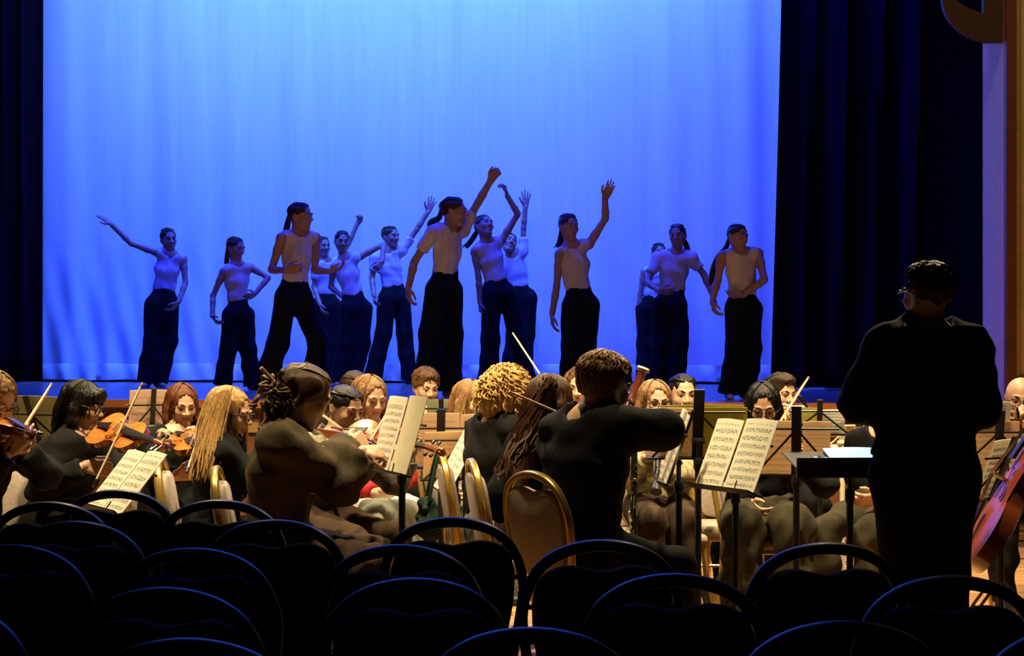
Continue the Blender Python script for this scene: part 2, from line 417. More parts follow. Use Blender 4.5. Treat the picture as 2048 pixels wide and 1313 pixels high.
def head_parts(hh, M, C, vox, skin_i, hair_i, eye_i, iris_i, lip_i, neck_w, bald=False, elder=False):
    """face, ears and neck in the head's own frame, moved to the world"""
    u = hh; lo = np.array((-.46, -.62, -.72))*u; hi = np.array((.46, .68, .62))*u
    nl = np.array(M.transposed() @ (neck_w-C)); lo = np.minimum(lo, nl-.26*u); hi = np.maximum(hi, nl+.26*u)
    V = Vol(lo, hi, vox)
    def e(c, r, k, **a): V.ell(np.array(c)*u, [q*u for q in r], k*u, **a)
    def co(a, b, ra, rb, k, **q): V.cone(np.array(a)*u, np.array(b)*u, ra*u, rb*u, k*u, **q)
    e((0, -.06, .13), (.335, .43, .37), .1); e((0, .1, -.12), (.265, .30, .36), .12)
    e((0, .25, -.41), (.12, .11, .085), .12)
    for s in (-1, 1):
        co((s*.25, -.02, -.16), (s*.09, .25, -.42), .06, .06, .12)
        e((s*.17, .27, -.1), (.10, .09, .10), .1)
        e((s*.13, .365, .115), (.10, .045, .03), .06)
    for s in (-1, 1):
        e((s*.135, .43, .025), (.085, .075, .052), .05, sub=True)
        e((s*.135, .328, .062), (.09, .072, .040), .02)
        e((s*.135, .315, -.018), (.09, .066, .028), .02)
    co((0, .36, .08), (0, .485, -.095), .028, .046, .05)
    for s in (-1, 1): e((s*.055, .43, -.115), (.042, .05, .036), .03)
    e((0, .375, -.24), (.095, .045, .024), .03); e((0, .37, -.285), (.078, .045, .026), .03)
    if vox < .007: e((0, .442, -.263), (.10, .024, .006), .012, sub=True)
    for s in (-1, 1):
        c, sn = math.cos(.35*s), math.sin(.35*s)
        e((s*.335, -.05, -.02), (.03, .085, .13), .04, R=[[c, -sn, 0], [sn, c, 0], [0, 0, 1]])
        e((s*.365, -.04, -.01), (.015, .045, .08), .02, sub=True)
    V.cone(np.array((0, -.1, -.18))*u, nl, .205*u, .235*u, .08*u)
    pos, q = V.mesh()
    cen = pos[q].mean(1)/u; mi = np.full(len(q), skin_i)
    lips = (np.abs(cen[:, 0]) < .095) & (cen[:, 1] > .36) & (cen[:, 2] < -.222) & (cen[:, 2] > -.308)
    mi[lips] = lip_i
    Mn = np.array(M); Cn = np.array(C)
    parts = [(pos @ Mn.T+Cn, q, mi)]
    mb = MB(); mi2 = MB(); mb3 = MB()
    for s in (-1, 1):
        mb.sphere((s*.135*u, .318*u, .018*u), .068*u, 8); mi2.sphere((s*.135*u, .350*u, .016*u), .043*u, 6)
        mb3.tube([Vector(p)*u for p in ((s*.05, .405, .108), (s*.12, .405, .145), (s*.19, .365, .135), (s*.235, .31, .10))], [.012*u, .02*u, .016*u, .008*u], 5)
    for b, i in ((mb, eye_i), (mi2, iris_i), (mb3, hair_i)):
        parts.append((np.array(b.v) @ Mn.T+Cn, b.f, i))
    return parts

def strand(mb, pts, r, n=3): mb.tube(pts, [r*.6]+[r]*(len(pts)-2)+[r*.25], n, caps=False)

def hair_parts(style, hh, M, C, seed, L=1.0, vox=.007, tail=None, nst=110, part=0.0, bang=False, big=1.0):
    """hair mass with locks, in head heights; L is how far it hangs"""
    u = hh; rs = random.Random(seed); g = M.transposed() @ Vector((0, 0, -1))
    mb = MB()
    lo = np.array((-.62, -.95, -.62)); hi = np.array((.62, .62, .72))
    if style in ('long', 'bob', 'wavy'):
        tip = np.array(g)*(L+.3); lo = np.minimum(lo, tip-.7); hi = np.maximum(hi, tip+.7)
    if style == 'curly' or style == 'clip': lo = lo-.25; hi = hi+.2
    V = Vol(lo*u, hi*u, vox)
    def e(c, r, k=.06, **a): V.ell(np.array(c)*u, [q*u for q in r], k*u, **a)
    def co(a, b, ra, rb, k=.08, flat=None, **q): V.cone(np.array(a)*u, np.array(b)*u, ra*u, rb*u, k*u, flat=flat, **q)
    sw = 1.0+.05*(big-1)
    sk = .965 if style == 'slick' else 1.0
    e((0, -.065, .14), (.362*big*sk, .46*big*sk, .395*big*sk), .05)
    if style in ('slick', 'short'):
        if style == 'short': e((0, .12, .40), (.29, .26, .14*big), .1)
        V.plane((0, 0, -.01*u), (0, -.5, .866))
    face = (.31, .36, .45)
    G = Vector(g)
    if style == 'clip':
        for s in (-1, 1): co((s*.29, .02, .2), (s*.33, -.12, -.18), .12, .10, .1, flat=((1, 0, 0), .5))
        co((0, -.40, .1), (0, -.42, -.2), .30, .26, .1, flat=((0, 1, 0), .45))
    if style in ('long', 'bob', 'wavy'):
        for s in (-1, 1):
            A = Vector((s*.28, .05, .26)); B = Vector((s*.37, -.02, -.10)); D = B+G*(L*.55)+Vector((s*.06*L, -.03, 0)); E = B+G*L*.92+Vector((s*.06*L, -.05, 0))
            co(A, B, .11, .125, .1, flat=((1, 0, 0), .6)); co(B, D, .125, .12, .08, flat=((1, 0, 0), .6)); co(D, E, .12, .06, .08, flat=((1, 0, 0), .6))
        A = Vector((0, -.40, .1)); B = Vector((0, -.44, -.22)); D = B+G*L*.75+Vector((0, -.16*L, 0)); E = B+G*L+Vector((0, -.20*L, 0))
        co(A, B, .33, .33, .1, flat=((0, 1, 0), .45)); co(B, D, .33, .29, .1, flat=((0, 1, 0), .4)); co(D, E, .29, .17, .1, flat=((0, 1, 0), .4))
        face = (.285, .36, .46)
    if style == 'curly':
        for s in (-1, 1):
            e((s*.34, -.08, -.15), (.22, .30, .40), .1)
        e((0, -.42, -.12), (.36, .22, .48), .1)
    e((0, .50, -.06), (face[0], face[1], face[2]+.05), .03, sub=True)
    if bang: e((0, .33, .29), (.27, .12, .20), .06)
    # grooves that follow the combing
    X = V.ax[0][:, None, None]; Y = V.ax[1][None, :, None]; Z = V.ax[2][None, None, :]
    if style in ('slick', 'clip'): V.F += (.008*u*np.sin(46/u*X+2*np.sin(7*Z/u))).astype(np.float32)
    else: V.F += (.014*u*np.sin(26*np.arctan2(X, -Y-.05*u)+2.5*np.sin(4*Z/u)+seed)+.008*u*np.sin(57*np.arctan2(X, -Y-.05*u)+3*Z/u)).astype(np.float32)
    if style == 'short': V.F += (.02*u*np.sin(30/u*X+8*Y/u)*np.sin(19/u*Y+5+9*X/u)).astype(np.float32)
    pos, q = V.mesh()
    # locks on the surface
    def surf(th, ph, k=1.0):      # th from the crown, ph round the head (0 = front)
        return Vector((.37*big*k*math.sin(th)*math.sin(ph), -.065+.468*big*k*math.sin(th)*math.cos(ph), .14+.402*big*k*math.cos(th)))
    if style in ('long', 'wavy', 'bob'):
        for i in range(int(nst*1.7)):
            ph = rs.uniform(.85, 2*PI-.85); k = rs.uniform(1.0, 1.05)
            pts = [surf(.12+.25*j, ph, k) for j in range(6)]
            pts = [p+Vector((part*(1-j/5), 0, 0)) for j, p in enumerate(pts)]
            b = pts[-1]; n = 6; ln = L*rs.uniform(.75, 1.05); am = (.06 if style == 'wavy' else .02); p0 = rs.uniform(0, 6)
            for j in range(1, n+1):
                t = j/n
                pts.append(b+G*ln*t+Vector((am*math.sin(p0+7*t)-(b.x*.12*t), am*math.cos(p0+6*t)-.03*t+.22*L*t*min(0, math.cos(ph)), 0)))
            strand(mb, [p*u for p in pts], rs.uniform(.006, .015)*u)
    elif style in ('slick', 'clip'):
        end = Vector((0, -.53, .12)) if tail != 'low' else Vector((0, -.5, -.12))
        for i in range(nst//2):
            ph = rs.uniform(-1.5, 1.5); a = surf(.95-.12*abs(ph), ph, 1.0)
            pts = []
            for j in range(7):
                t = j/6; p = a.lerp(end, t); c = Vector((0, -.065, .14)); dv = p-c
                nrm = math.sqrt((dv.x/.372)**2+(dv.y/.47)**2+(dv.z/.405)**2); pts.append(c+dv*(1.0/nrm if nrm > .05 else 1))
            strand(mb, [p*u for p in pts], .012*u)
    elif style == 'short':
        for i in range(nst):
            ph = rs.uniform(0, 2*PI); th = rs.uniform(.0, 1.25 if abs(ph-PI) < 2 else .8); k = rs.uniform(1.0, 1.05)
            pts = [surf(th+.11*j, ph+.05*j*rs.uniform(-1, 1), k+.02*math.sin(j*1.1)+.004*j) for j in range(5)]
            strand(mb, [p*u for p in pts], rs.uniform(.014, .03)*u)
    elif style == 'curly':
        for i in range(nst):
            ph = rs.uniform(.75, 2*PI-.75); th = rs.uniform(.05, 1.75); a = surf(th, ph, 1.04); ln = rs.uniform(.3, .7)
            out = Vector((math.sin(ph), math.cos(ph), 0)); pts = []; p0 = rs.uniform(0, 6); rr = rs.uniform(.03, .055)
            for j in range(15):
                t = j/14; b = a+G*ln*t+out*.16*math.sin(t*2.2)
                pts.append(b+Vector((math.cos(p0+t*15), math.sin(p0+t*15), .4*math.sin(p0+t*15))) * rr)
            strand(mb, [p*u for p in pts], rs.uniform(.016, .028)*u, 4)
    if style == 'clip':
        for i in range(110):
            c = Vector((rs.gauss(0, .2), -.50+rs.gauss(0, .11), -.02+rs.gauss(0, .1)))+G*abs(rs.gauss(.12, .2)); p0 = rs.uniform(0, 6); rr = rs.uniform(.06, .13); ax = rs.uniform(-1, 1)
            pts = [c+Vector((rr*math.cos(p0+j*.75), rr*math.sin(p0+j*.75)*ax, rr*math.sin(p0+j*.75)*(1-abs(ax)*.4)-.02*j)) for j in range(9)]
            strand(mb, [p*u for p in pts], rs.uniform(.022, .04)*u, 5)
    if tail is not None and tail not in ('low', 'none'):
        # a pony tail through world points
        Mi = M.transposed(); loc = [Mi @ (Vector(p)-C) for p in tail]
        loc = spline([Vector((0, -.44, .08))*u]+loc, 5); k = len(loc)
        rr = [(.10*math.sin(PI*min(1, (i+1.2)/k*.92))**.6+.02)*u for i in range(k)]
        mb.tube(loc, rr, 9)
        for j in range(14):
            o = Vector((rs.gauss(0, .05), rs.gauss(0, .05), rs.gauss(0, .03)))*u
            strand(mb, [p+o*(.5+1.2*i/k) for i, p in enumerate(loc)], .02*u, 4)
        mb.sphere(loc[1], .085*u, 7)
    Mn = np.array(M); Cn = np.array(C); out = [(pos @ Mn.T+Cn, q, 0)]
    if mb.v: out.append((np.array([tuple(p) for p in mb.v]) @ Mn.T+Cn, mb.f, 0))
    return out

def hand_parts(W, T, pn, L, curl, spread, thumb, vox=.0055, fore=None):
    """W wrist, T rough fingertip, pn palm normal hint, L hand length, thumb = +1/-1 side"""
    dr = (T-W).normalized(); pn = Vector(pn); pn = (pn-dr*pn.dot(dr))
    if pn.length < 1e-4: pn = dr.orthogonal()
    pn.normalize(); sd = dr.cross(pn)*thumb
    lo = np.array(W)-L*1.25; hi = np.array(W)+L*1.25; 
    V = Vol(np.minimum(np.array(W), np.array(W+dr*L))-L*.62, np.maximum(np.array(W), np.array(W+dr*L))+L*.62, vox)
    r = L*.052
    if fore is not None: V.cone(W+(fore-W).normalized()*L*.25, W, L*.135, L*.125, .01, flat=(pn, .8))
    for i, (o, fl) in enumerate(((.17, .44), (.06, .50), (-.055, .46), (-.16, .36))):
        kn = W+dr*L*(.50-.03*abs(i-1))+sd*o*L
        V.cone(W+sd*o*.55*L, kn, L*.085, L*.070, .012, flat=(pn, .85))
        d = (dr+sd*(o*spread*1.6)).normalized(); p = kn; a = 0
        for j, sg in enumerate((.45, .32, .25)):
            a += curl*(1.0, 1.15, .8)[j]; dd = d*math.cos(a)+pn*math.sin(a)
            qn = p+dd*(L*fl*sg*1.05); V.cone(p, qn, r*(1.02-.12*j), r*(.92-.12*j), .004); p = qn
    t0 = W+dr*L*.14+sd*L*.12; t1 = t0+(dr*.55+sd*.65+pn*.35)*L*.24; t2 = t1+(dr*.85+sd*.25*(1+spread)+pn*(.2+.3*curl))*L*.2; t3 = t2+(dr*.9+pn*(.1+.4*curl))*L*.14
    V.cone(t0, t1, L*.085, L*.068, .012); V.cone(t1, t2, r*1.2, r*1.05, .006); V.cone(t2, t3, r*1.05, r*.8, .004)
    pos, q = V.mesh(); return [(pos, q, 0)]

def limb(S, px, L, sg, warn=''):
    d = S.y
    for i in range(5):
        E = P(px[0], px[1], d); lat = math.hypot(E.x-S.x, E.z-S.z); d = S.y+sg*math.sqrt(max(L*L-lat*lat, 0))
    if lat > L*1.18: print('LIMB long', warn, round(lat/L, 2))
    if lat > L: E = P(px[0], px[1], d)
    return E
def gl_parts(hh, M, C, thin=.006):
    mb = MB(); u = hh
    for s in (-1, 1):
        c = Vector((s*.15, .46, .015))
        mb.tube([(c+Vector((.125*math.cos(a), -.02*abs(math.cos(a)), .095*math.sin(a))))*u for a in [2*PI*i/14 for i in range(15)]], thin*u*2, 5, caps=False)
        mb.tube([Vector(p)*u for p in ((s*.27, .44, .05), (s*.36, .25, .055), (s*.375, -.02, .05), (s*.365, -.1, .0))], thin*2*u, 5)
    mb.tube([Vector(p)*u for p in ((-.035, .465, .03), (0, .475, .045), (.035, .465, .03))], thin*2*u, 5)
    Mn = np.array(M); return [(np.array([tuple(p) for p in mb.v]) @ Mn.T+np.array(C), mb.f, 0)]
m_frame = mat('spectacle_frame', (.05, .045, .045), .25, metal=.6)

PEOPLE = {}
def person(key, label, d, H, yaw, neck, head, pel, hyaw=None, hpitch=0, hroll=0, hdd=0, ndd=0, seated=True,
           sl=None, sr=None, el=None, er=None, wl=None, wr=None, tl=None, tr=None, kl=None, kr=None, al=None, ar=None,
           sk=None, hair=None, hstyle='slick', hL=.5, tail=None, bang=False, big=1.0, nst=110, part=0, top=None, topn='shirt', sleeve='long', ease=.012,
           pants=None, pantstyle='slim', girth=1.0, glasses=False, shoes=None, hands='lr', curl=(.5, .5), spread=(0, 0), pn=(None, None), seed=1,
           far=False, hood=None, waist=None, hhk=.135, cat='person', group=None, seatz=.585, bare=False, wr_amp=.004):
    th = rad(yaw); fwd = Vector((math.sin(th), -math.cos(th), 0)); left = Vector((math.cos(th), math.sin(th), 0))
    if hyaw is None: hyaw = yaw
    K = P(*neck, d+ndd)
    p = P(*pel, d) if not seated else PX(pel[0], d, seatz)
    up = (K-p).normalized(); T = (K-p).length
    iml = -left if math.cos(th) >= 0 else left
    w = .099*H*(.7+.3*girth)
    J = {'K': K, 'p': p}
    for n, s, ov in (('sl', 1, sl), ('sr', -1, sr)):
        S = K+iml*s*w-up*.03*H
        if ov: S = P(ov[0], ov[1], S.y+(ov[2] if len(ov) > 2 else 0))
        J[n] = S
    for sd, e, wv, t in (('l', el, wl, tl), ('r', er, wr, tr)):
        S = J['s'+sd]; s = 1 if sd == 'l' else -1
        E = limb(S, e, .175*H, e[2] if len(e) > 2 else 0, key+' upper '+sd) if e else S-Vector((0, 0, .155*H))+fwd*.07*H+iml*s*.03*H
        W = limb(E, wv, .150*H, wv[2] if len(wv) > 2 else 0, key+' fore '+sd) if wv else E+fwd*.135*H-iml*s*.06*H+Vector((0, 0, -.01))
        Lh = .108*H
        if t:
            D = limb(W, t, Lh, t[2] if len(t) > 2 else 0)-W; Tt = W+D.normalized()*Lh
        else: Tt = W+(W-E).normalized()*Lh
        J['e'+sd] = E; J['w'+sd] = W; J['t'+sd] = Tt
    hipw = .052*H
    for sd, k, a in (('l', kl, al), ('r', kr, ar)):
        s = 1 if sd == 'l' else -1
        Hj = p+iml*s*hipw-up*.02*H
        if seated: Hj.z = seatz-.01
        if k: Kn = limb(Hj, k, .245*H, k[2] if len(k) > 2 else 0, key+' thigh '+sd)
        else: Kn = Hj+fwd*.235*H+iml*s*.05; Kn.z = .50
        if a: A = limb(Kn, a, .24*H, a[2] if len(a) > 2 else 0, key+' shin '+sd)
        elif seated: A = Kn+fwd*.03; A.z = .09
        else: A = Kn-Vector((0, 0, .24*H))
        gz = 0.0 if seated or cat == 'conductor' else SH
        if A.z < gz+.07 or seated: A.z = gz+.075
        if not seated and bare and A.z < gz+.16: A.z = gz+.07
        J['h'+sd] = Hj; J['k'+sd] = Kn; J['a'+sd] = A
    M = head_axes(hyaw, hpitch, hroll); hh = hhk*H; C = P(head[0], head[1], K.y+hdd)
    root = empty('person', (p.x, p.y, SH if (not seated and cat != 'conductor') else 0), label, 'person', group)
    inv = Matrix.Translation(-Vector(root.location))
    vb = .019 if far else .016
    allp = [np.array(v) for v in J.values()]
    lo = np.min(allp, 0)-.20; hi = np.max(allp, 0)+.20
    g = girth
    R3 = [np.array(iml), np.array(fwd), np.array(up)]
    side = (J['sr']-J['sl']); side = (side-up*side.dot(up)).normalized(); fw = side.cross(up).normalized()
    tp = lambda t, o=0: p.lerp(K, t)+fw*o*0
    def torso(V, inf, cut=None, yoke=True):
        f = (fw, .66)
        V.cone(tp(-.02), tp(.30), .093*H*g+inf, .078*H*g+inf, .05, flat=f, cut=cut)
        V.cone(tp(.30), tp(.68), .078*H*g+inf, .094*H*g+inf, .05, flat=f, cut=cut)
        V.cone(tp(.68), tp(.88), .094*H*g+inf, .066*H*g+inf, .05, flat=f, cut=cut)
        if yoke:
            c = (J['sl']+J['sr'])/2
            V.cone(J['sl'], J['sr'], .034*H*g+inf, .034*H*g+inf, .06)
            V.cone(J['sl'].lerp(J['sr'], .22)+up*.012*H, K+up*.005*H, .028*H+inf, .03*H+inf, .05); V.cone(J['sr'].lerp(J['sl'], .22)+up*.012*H, K+up*.005*H, .028*H+inf, .03*H+inf, .05)
    # body
    V = Vol(lo, hi, vb)
    torso(V, -.006)
    V.cone(K-up*.02*H, K.lerp(C, .55), .034*H, .03*H, .03)
    for sd in 'lr':
        S, E, W = J['s'+sd], J['e'+sd], J['w'+sd]
        V.cone(S, S.lerp(E, .35), .031*H*g, .030*H*g, .04); V.cone(S.lerp(E, .35), E, .031*H*g, .0245*H*g, .02)
        V.cone(E, E.lerp(W, .3), .0245*H*g, .026*H*g, .02); V.cone(E.lerp(W, .3), W, .026*H*g, .0175*H, .02)
        Hj, Kn, A = J['h'+sd], J['k'+sd], J['a'+sd]
        V.cone(Hj, Kn, .056*H*g, .034*H, .04); V.cone(Kn, Kn.lerp(A, .35), .034*H, .036*H*g, .03); V.cone(Kn.lerp(A, .35), A, .036*H*g, .021*H, .03)
        ff = (fwd+Vector((0, 0, 0))); 
        if not seated: ff = (fwd*.8+iml*(.25 if sd == 'l' else -.25)).normalized()
        hz = A.z-.045
        V.cone(A+Vector((0, 0, -.04))-ff*.03, A+ff*.09*H+Vector((0, 0, -.05)), .026*H, .02*H, .03, flat=(Vector((0, 0, 1)), .8))
        J['f'+sd] = ff
    pos, q = V.mesh(); parts = [(pos, q, 0)]
    parts += head_parts(hh, M, C, .0075 if far else .0062, 0, 1, 2, 3, 4, K-up*.01)
    for i, sd in enumerate('lr'):
        if sd in hands:
            W, E, Tt = J['w'+sd], J['e'+sd], J['t'+sd]
            n = Vector(pn[i]) if pn[i] else (Vector((0, -1, 0)) if spread[i] > 0 else (K.lerp(p, .5)-W))
            thumb = (1 if sd == 'l' else -1)*(1 if math.cos(th) >= 0 else -1)
            dr = (Tt-W).normalized(); sdv = dr.cross(n)
            tv = 1 if sdv.dot(Vector((0, 0, 1))*.6+fwd*.8+(-iml if sd == 'l' else iml)*.5) > 0 else -1
            parts += hand_parts(W, Tt, n, .108*H, curl[i], spread[i], tv, .0068 if far else .0056, E)
    def loc(ps): return [(np.asarray(v, float)-np.array(root.location), f, m) for v, f, m in ps]
    np_mesh('body', loc(parts), [sk, hair if hair else sk, m_eye, m_iris, m_lip], root)
    if hair and hstyle != 'bald':
        np_mesh('hair', loc(hair_parts(hstyle, hh, M, C, seed, hL, .0085 if far else .007, tail, nst if not far else nst//2, part, bang, big)), [hair], root)
    # trousers
    vc = .017 if far else .014
    if pants:
        V = Vol(lo-.06, hi+.06, vc)
        wt = waist if waist is not None else (.33 if not seated else .22)
        cutw = [(tp(wt), up)]
        V.cone(tp(-.03), tp(.36), .098*H*g+.008, .084*H*g+.008, .05, flat=(fw, .68), cut=cutw)
        for sd in 'lr':
            Hj, Kn, A = J['h'+sd], J['k'+sd], J['a'+sd]
            dn = (A-Kn).normalized()
            gp = max(g, .88) if pantstyle == 'wide' else g; r0, r1, r2, r3 = {'wide': (.066, .060, .062, .072), 'slim': (.062, .044, .043, .034), 'baggy': (.068, .060, .060, .056)}[pantstyle]
            V.cone(Hj, Kn, r0*H*gp, r1*H*gp, .05, cut=[(tp(wt+.02), up)] if not seated else None)
            hemp = A+dn*(.02 if pantstyle != 'wide' else .025)
            V.cone(Kn, Kn.lerp(A, .5), r1*H*gp, r2*H*gp, .04); V.cone(Kn.lerp(A, .5), A+dn*.08, r2*H*gp, r3*H*gp, .03, cut=[(hemp, dn)])
        V.wrinkle(wr_amp*1.2, seed+9, .13, (1, 1, .12 if not seated else .9)); pos, q = V.mesh()
        np_mesh('trousers', loc([(pos, q, 0)]), [pants], root)
    if top:
        V = Vol(lo-.05, hi+.05, vc)
        ht = (waist-.04 if waist is not None else (.28 if not seated else .02))
        hem = tp(ht); cut = [(hem, -up)]
        torso(V, ease, cut, yoke=False)
        if sleeve == 'none':
            a, b = J['sl'].lerp(J['sr'], .16), J['sr'].lerp(J['sl'], .16)
            V.cone(a, b, .032*H+ease, .032*H+ease, .05)
            V.cone(a.lerp(b, .08)+up*.01, K.lerp(a, .4), .026*H+ease*.6, .026*H+ease*.5, .04); V.cone(b.lerp(a, .08)+up*.01, K.lerp(b, .4), .026*H+ease*.6, .026*H+ease*.5, .04)
        else:
            V.cone(J['sl'], J['sr'], .031*H+ease, .031*H+ease, .06)
            for a, b in ((J['sl'], J['sr']), (J['sr'], J['sl'])): V.cone(a.lerp(b, .2)+up*.012*H, K, .028*H+ease, .03*H+ease, .05)
            for sd in 'lr':
                S, E, W = J['s'+sd], J['e'+sd], J['w'+sd]
                if sleeve == 'short':
                    Z = S.lerp(E, .62); dn = (E-S).normalized(); V.cone(S, S.lerp(E, .75), .036*H*g+ease, .034*H*g+ease*1.3, .04, cut=[(Z, dn)])
                else:
                    dn = (W-E).normalized()
                    V.cone(S, E, .032*H*g+ease, .028*H*g+ease, .04); V.cone(E, W+dn*.04, .029*H*g+ease, .022*H*g+ease, .03, cut=[(W-dn*.01, dn)])
        nk = K+up*.03*H+fw*.012*H
        V.ell(nk, (.050*H, .050*H, .05*H), .015, sub=True)
        HV = None
        if hood:
            b = K-fw*.055*H-up*.02*H; HV = Vol(np.array(K)-.35, np.array(K)+.35, .013) if hood is not True else V
            HV.cone(b+side*.05*H, b-side*.05*H, .035*H, .035*H, .03); HV.cone(b-up*.03*H-fw*.02*H, b-up*.085*H-fw*.025*H, .055*H, .03*H, .05)
            for s in (-1, 1): HV.cone(b+side*.05*H*s, K+fw*.03*H+side*.055*H*s, .026*H, .018*H, .03)
            HV.ell(K+up*.045*H, (.05*H, .05*H, .05*H), .01, sub=True)
            if HV is not V: HV.wrinkle(wr_amp*1.2, seed+3, .08); hp, hq = HV.mesh(); np_mesh('hood', loc([(hp, hq, 0)]), [hood], root)
        V.wrinkle(wr_amp, seed, .11, (1, 1, 1.3)); pos, q = V.mesh()
        np_mesh(topn, loc([(pos, q, 0)]), [top], root)
    if shoes:
        for sd in 'lr':
            A = J['a'+sd]; ff = J['f'+sd]; V = Vol(np.array(A)-.3, np.array(A)+.3, .009)
            fl = Vector((A.x, A.y, 0)); z = Vector((0, 0, 1))
            cut = [(fl+z*.003, -z)]
            V.cone(fl-ff*.035+z*.03, fl+ff*.07+z*.035, .036, .042, .03, cut=cut); V.cone(fl+ff*.07+z*.032, fl+ff*.165+z*.022, .043, .034, .03, cut=cut)
            V.cone(fl+z*.04, A+z*.0, .04, .036, .03, cut=cut)
            pos, q = V.mesh(); np_mesh('shoe', loc([(pos, q, 0)]), [shoes], root)
    if glasses: np_mesh('glasses', loc(gl_parts(hh, M, C)), [m_frame], root)
    J['C'] = C; J['M'] = M; J['hh'] = hh; J['root'] = root; J['fwd'] = fwd; J['yaw'] = yaw; PEOPLE[key] = J
    return J
# ------------------------------------------------------------------ chairs
m_goldf = mat('chair_gold_frame', (.62, .40, .10), .28, metal=.75, var=.1)
m_shadef = mat('chair_shaded_frame', (.010, .009, .008), .42, var=.2, coat=.03, spec=.22)  # gold chair frame darkened in its colour for the unlit rows
m_taupe = mat('chair_taupe_fabric', (.34, .27, .22), .9, var=.2, scale=90, bump=.3, bscale=300)
m_cshade = mat('chair_shaded_fabric', (.0025, .0025, .0028), .95, spec=.05, var=.2, scale=90, bump=.2, bscale=300)  # shaded copy of the chair fabric, blackened in its colour
def by(z): return .19+(z-.45)*.17
def make_chair(frame, pad, seatm, name='banquet_chair'):
    r = empty(name, (0, 0, 0), 'x', 'chair')
    c = rbox((0, -.01, .455), (.205, .205, .032), .025, 3)
    c.v = [(x*(1-.10*max(0, y/.2)), y, z+(.012*(1-(x/.21)**2-(y/.21)**2) if z > .45 else 0)) for x, y, z in c.v]
    c.build('seat', seatm, r)
    sf = MB(); q = [(-.185, -.19), (.185, -.19), (.168, .18), (-.168, .18)]
    for i in range(4): a, b = q[i], q[(i+1) % 4]; sf.tube([(a[0], a[1], .415), (b[0], b[1], .415)], .013, 6)
    sf.build('seat_frame', frame, r)
    half = [(.172, .40), (.178, .47), (.196, .58), (.211, .68), (.213, .74), (.200, .80), (.168, .858), (.118, .895), (.06, .914), (0, .92)]
    path = spline([Vector((x, by(z), z)) for x, z in half]+[Vector((-x, by(z), z)) for x, z in reversed(half[:-1])], 4)
    MB().tube(path, .0145, 16, flat=((0, 1, 0), 1.15), sq=.55).build('back_frame', frame, r, ang=70)
    ph = [(0, .488), (.08, .489), (.135, .500), (.158, .53), (.172, .60), (.185, .68), (.188, .75), (.182, .798), (.162, .836), (.125, .858), (.08, .864), (.04, .856), (0, .848)]
    pol = spline([Vector((x, 0, z)) for x, z in ph], 3); pol = [(v.x, v.z) for v in pol]
    pol = pol+[(-x, z) for x, z in reversed(pol[1:-1])]
    n = len(pol); cz = .67; mb = MB(); v = []
    for dy, k in ((-.034, .93), (-.026, .985), (0, 1.0), (.020, .985), (.026, .93)):
        for x, z in pol: v.append((x*k, by(cz+(z-cz)*k)+dy, cz+(z-cz)*k))
    f = []
    for i in range(4):
        for j in range(n): f.append((i*n+j, (i+1)*n+j, (i+1)*n+(j+1) % n, i*n+(j+1) % n))
    f += [tuple(range(n)), tuple(range(5*n-1, 4*n-1, -1))]
    bk = mb.add(v, f).build('backrest', pad, r, ang=50)
    for x, z in ((.187, .75), (-.187, .75), (.165, .53), (-.165, .53)):
        MB().tube([(x*.93, by(z), z), (x*1.12, by(z), z)], .007, 6).build('bracket', frame, bk)
    for s in (-1, 1):
        MB().tube(spline([(s*.185, -.185, .415), (s*.195, -.20, .25), (s*.200, -.225, .0)], 3), [.016]*6+[.011], 7).build('leg', frame, r)
        MB().tube(spline([(s*.172, by(.40), .41), (s*.178, .20, .25), (s*.190, .265, .0)], 3), [.016]*6+[.011], 7).build('leg', frame, r)
    MB().tube([(-.186, .205, .22), (.186, .205, .22)], .008, 6).build('stretcher', frame, r)
    return r
proto_gold = make_chair(m_goldf, m_taupe, m_taupe); proto_dark = make_chair(m_shadef, m_cshade, m_cshade)
used = {}
def chair(kind, loc, yaw, label, group=None):
    pr = proto_gold if kind == 'gold' else proto_dark
    c = copy_tree(pr) if used.get(kind) else pr
    used[kind] = 1; c.location = loc; c.rotation_euler = (0, 0, rad(yaw)); c['label'] = label
    if group: c['group'] = group
    elif 'group' in c: del c['group']
    return c
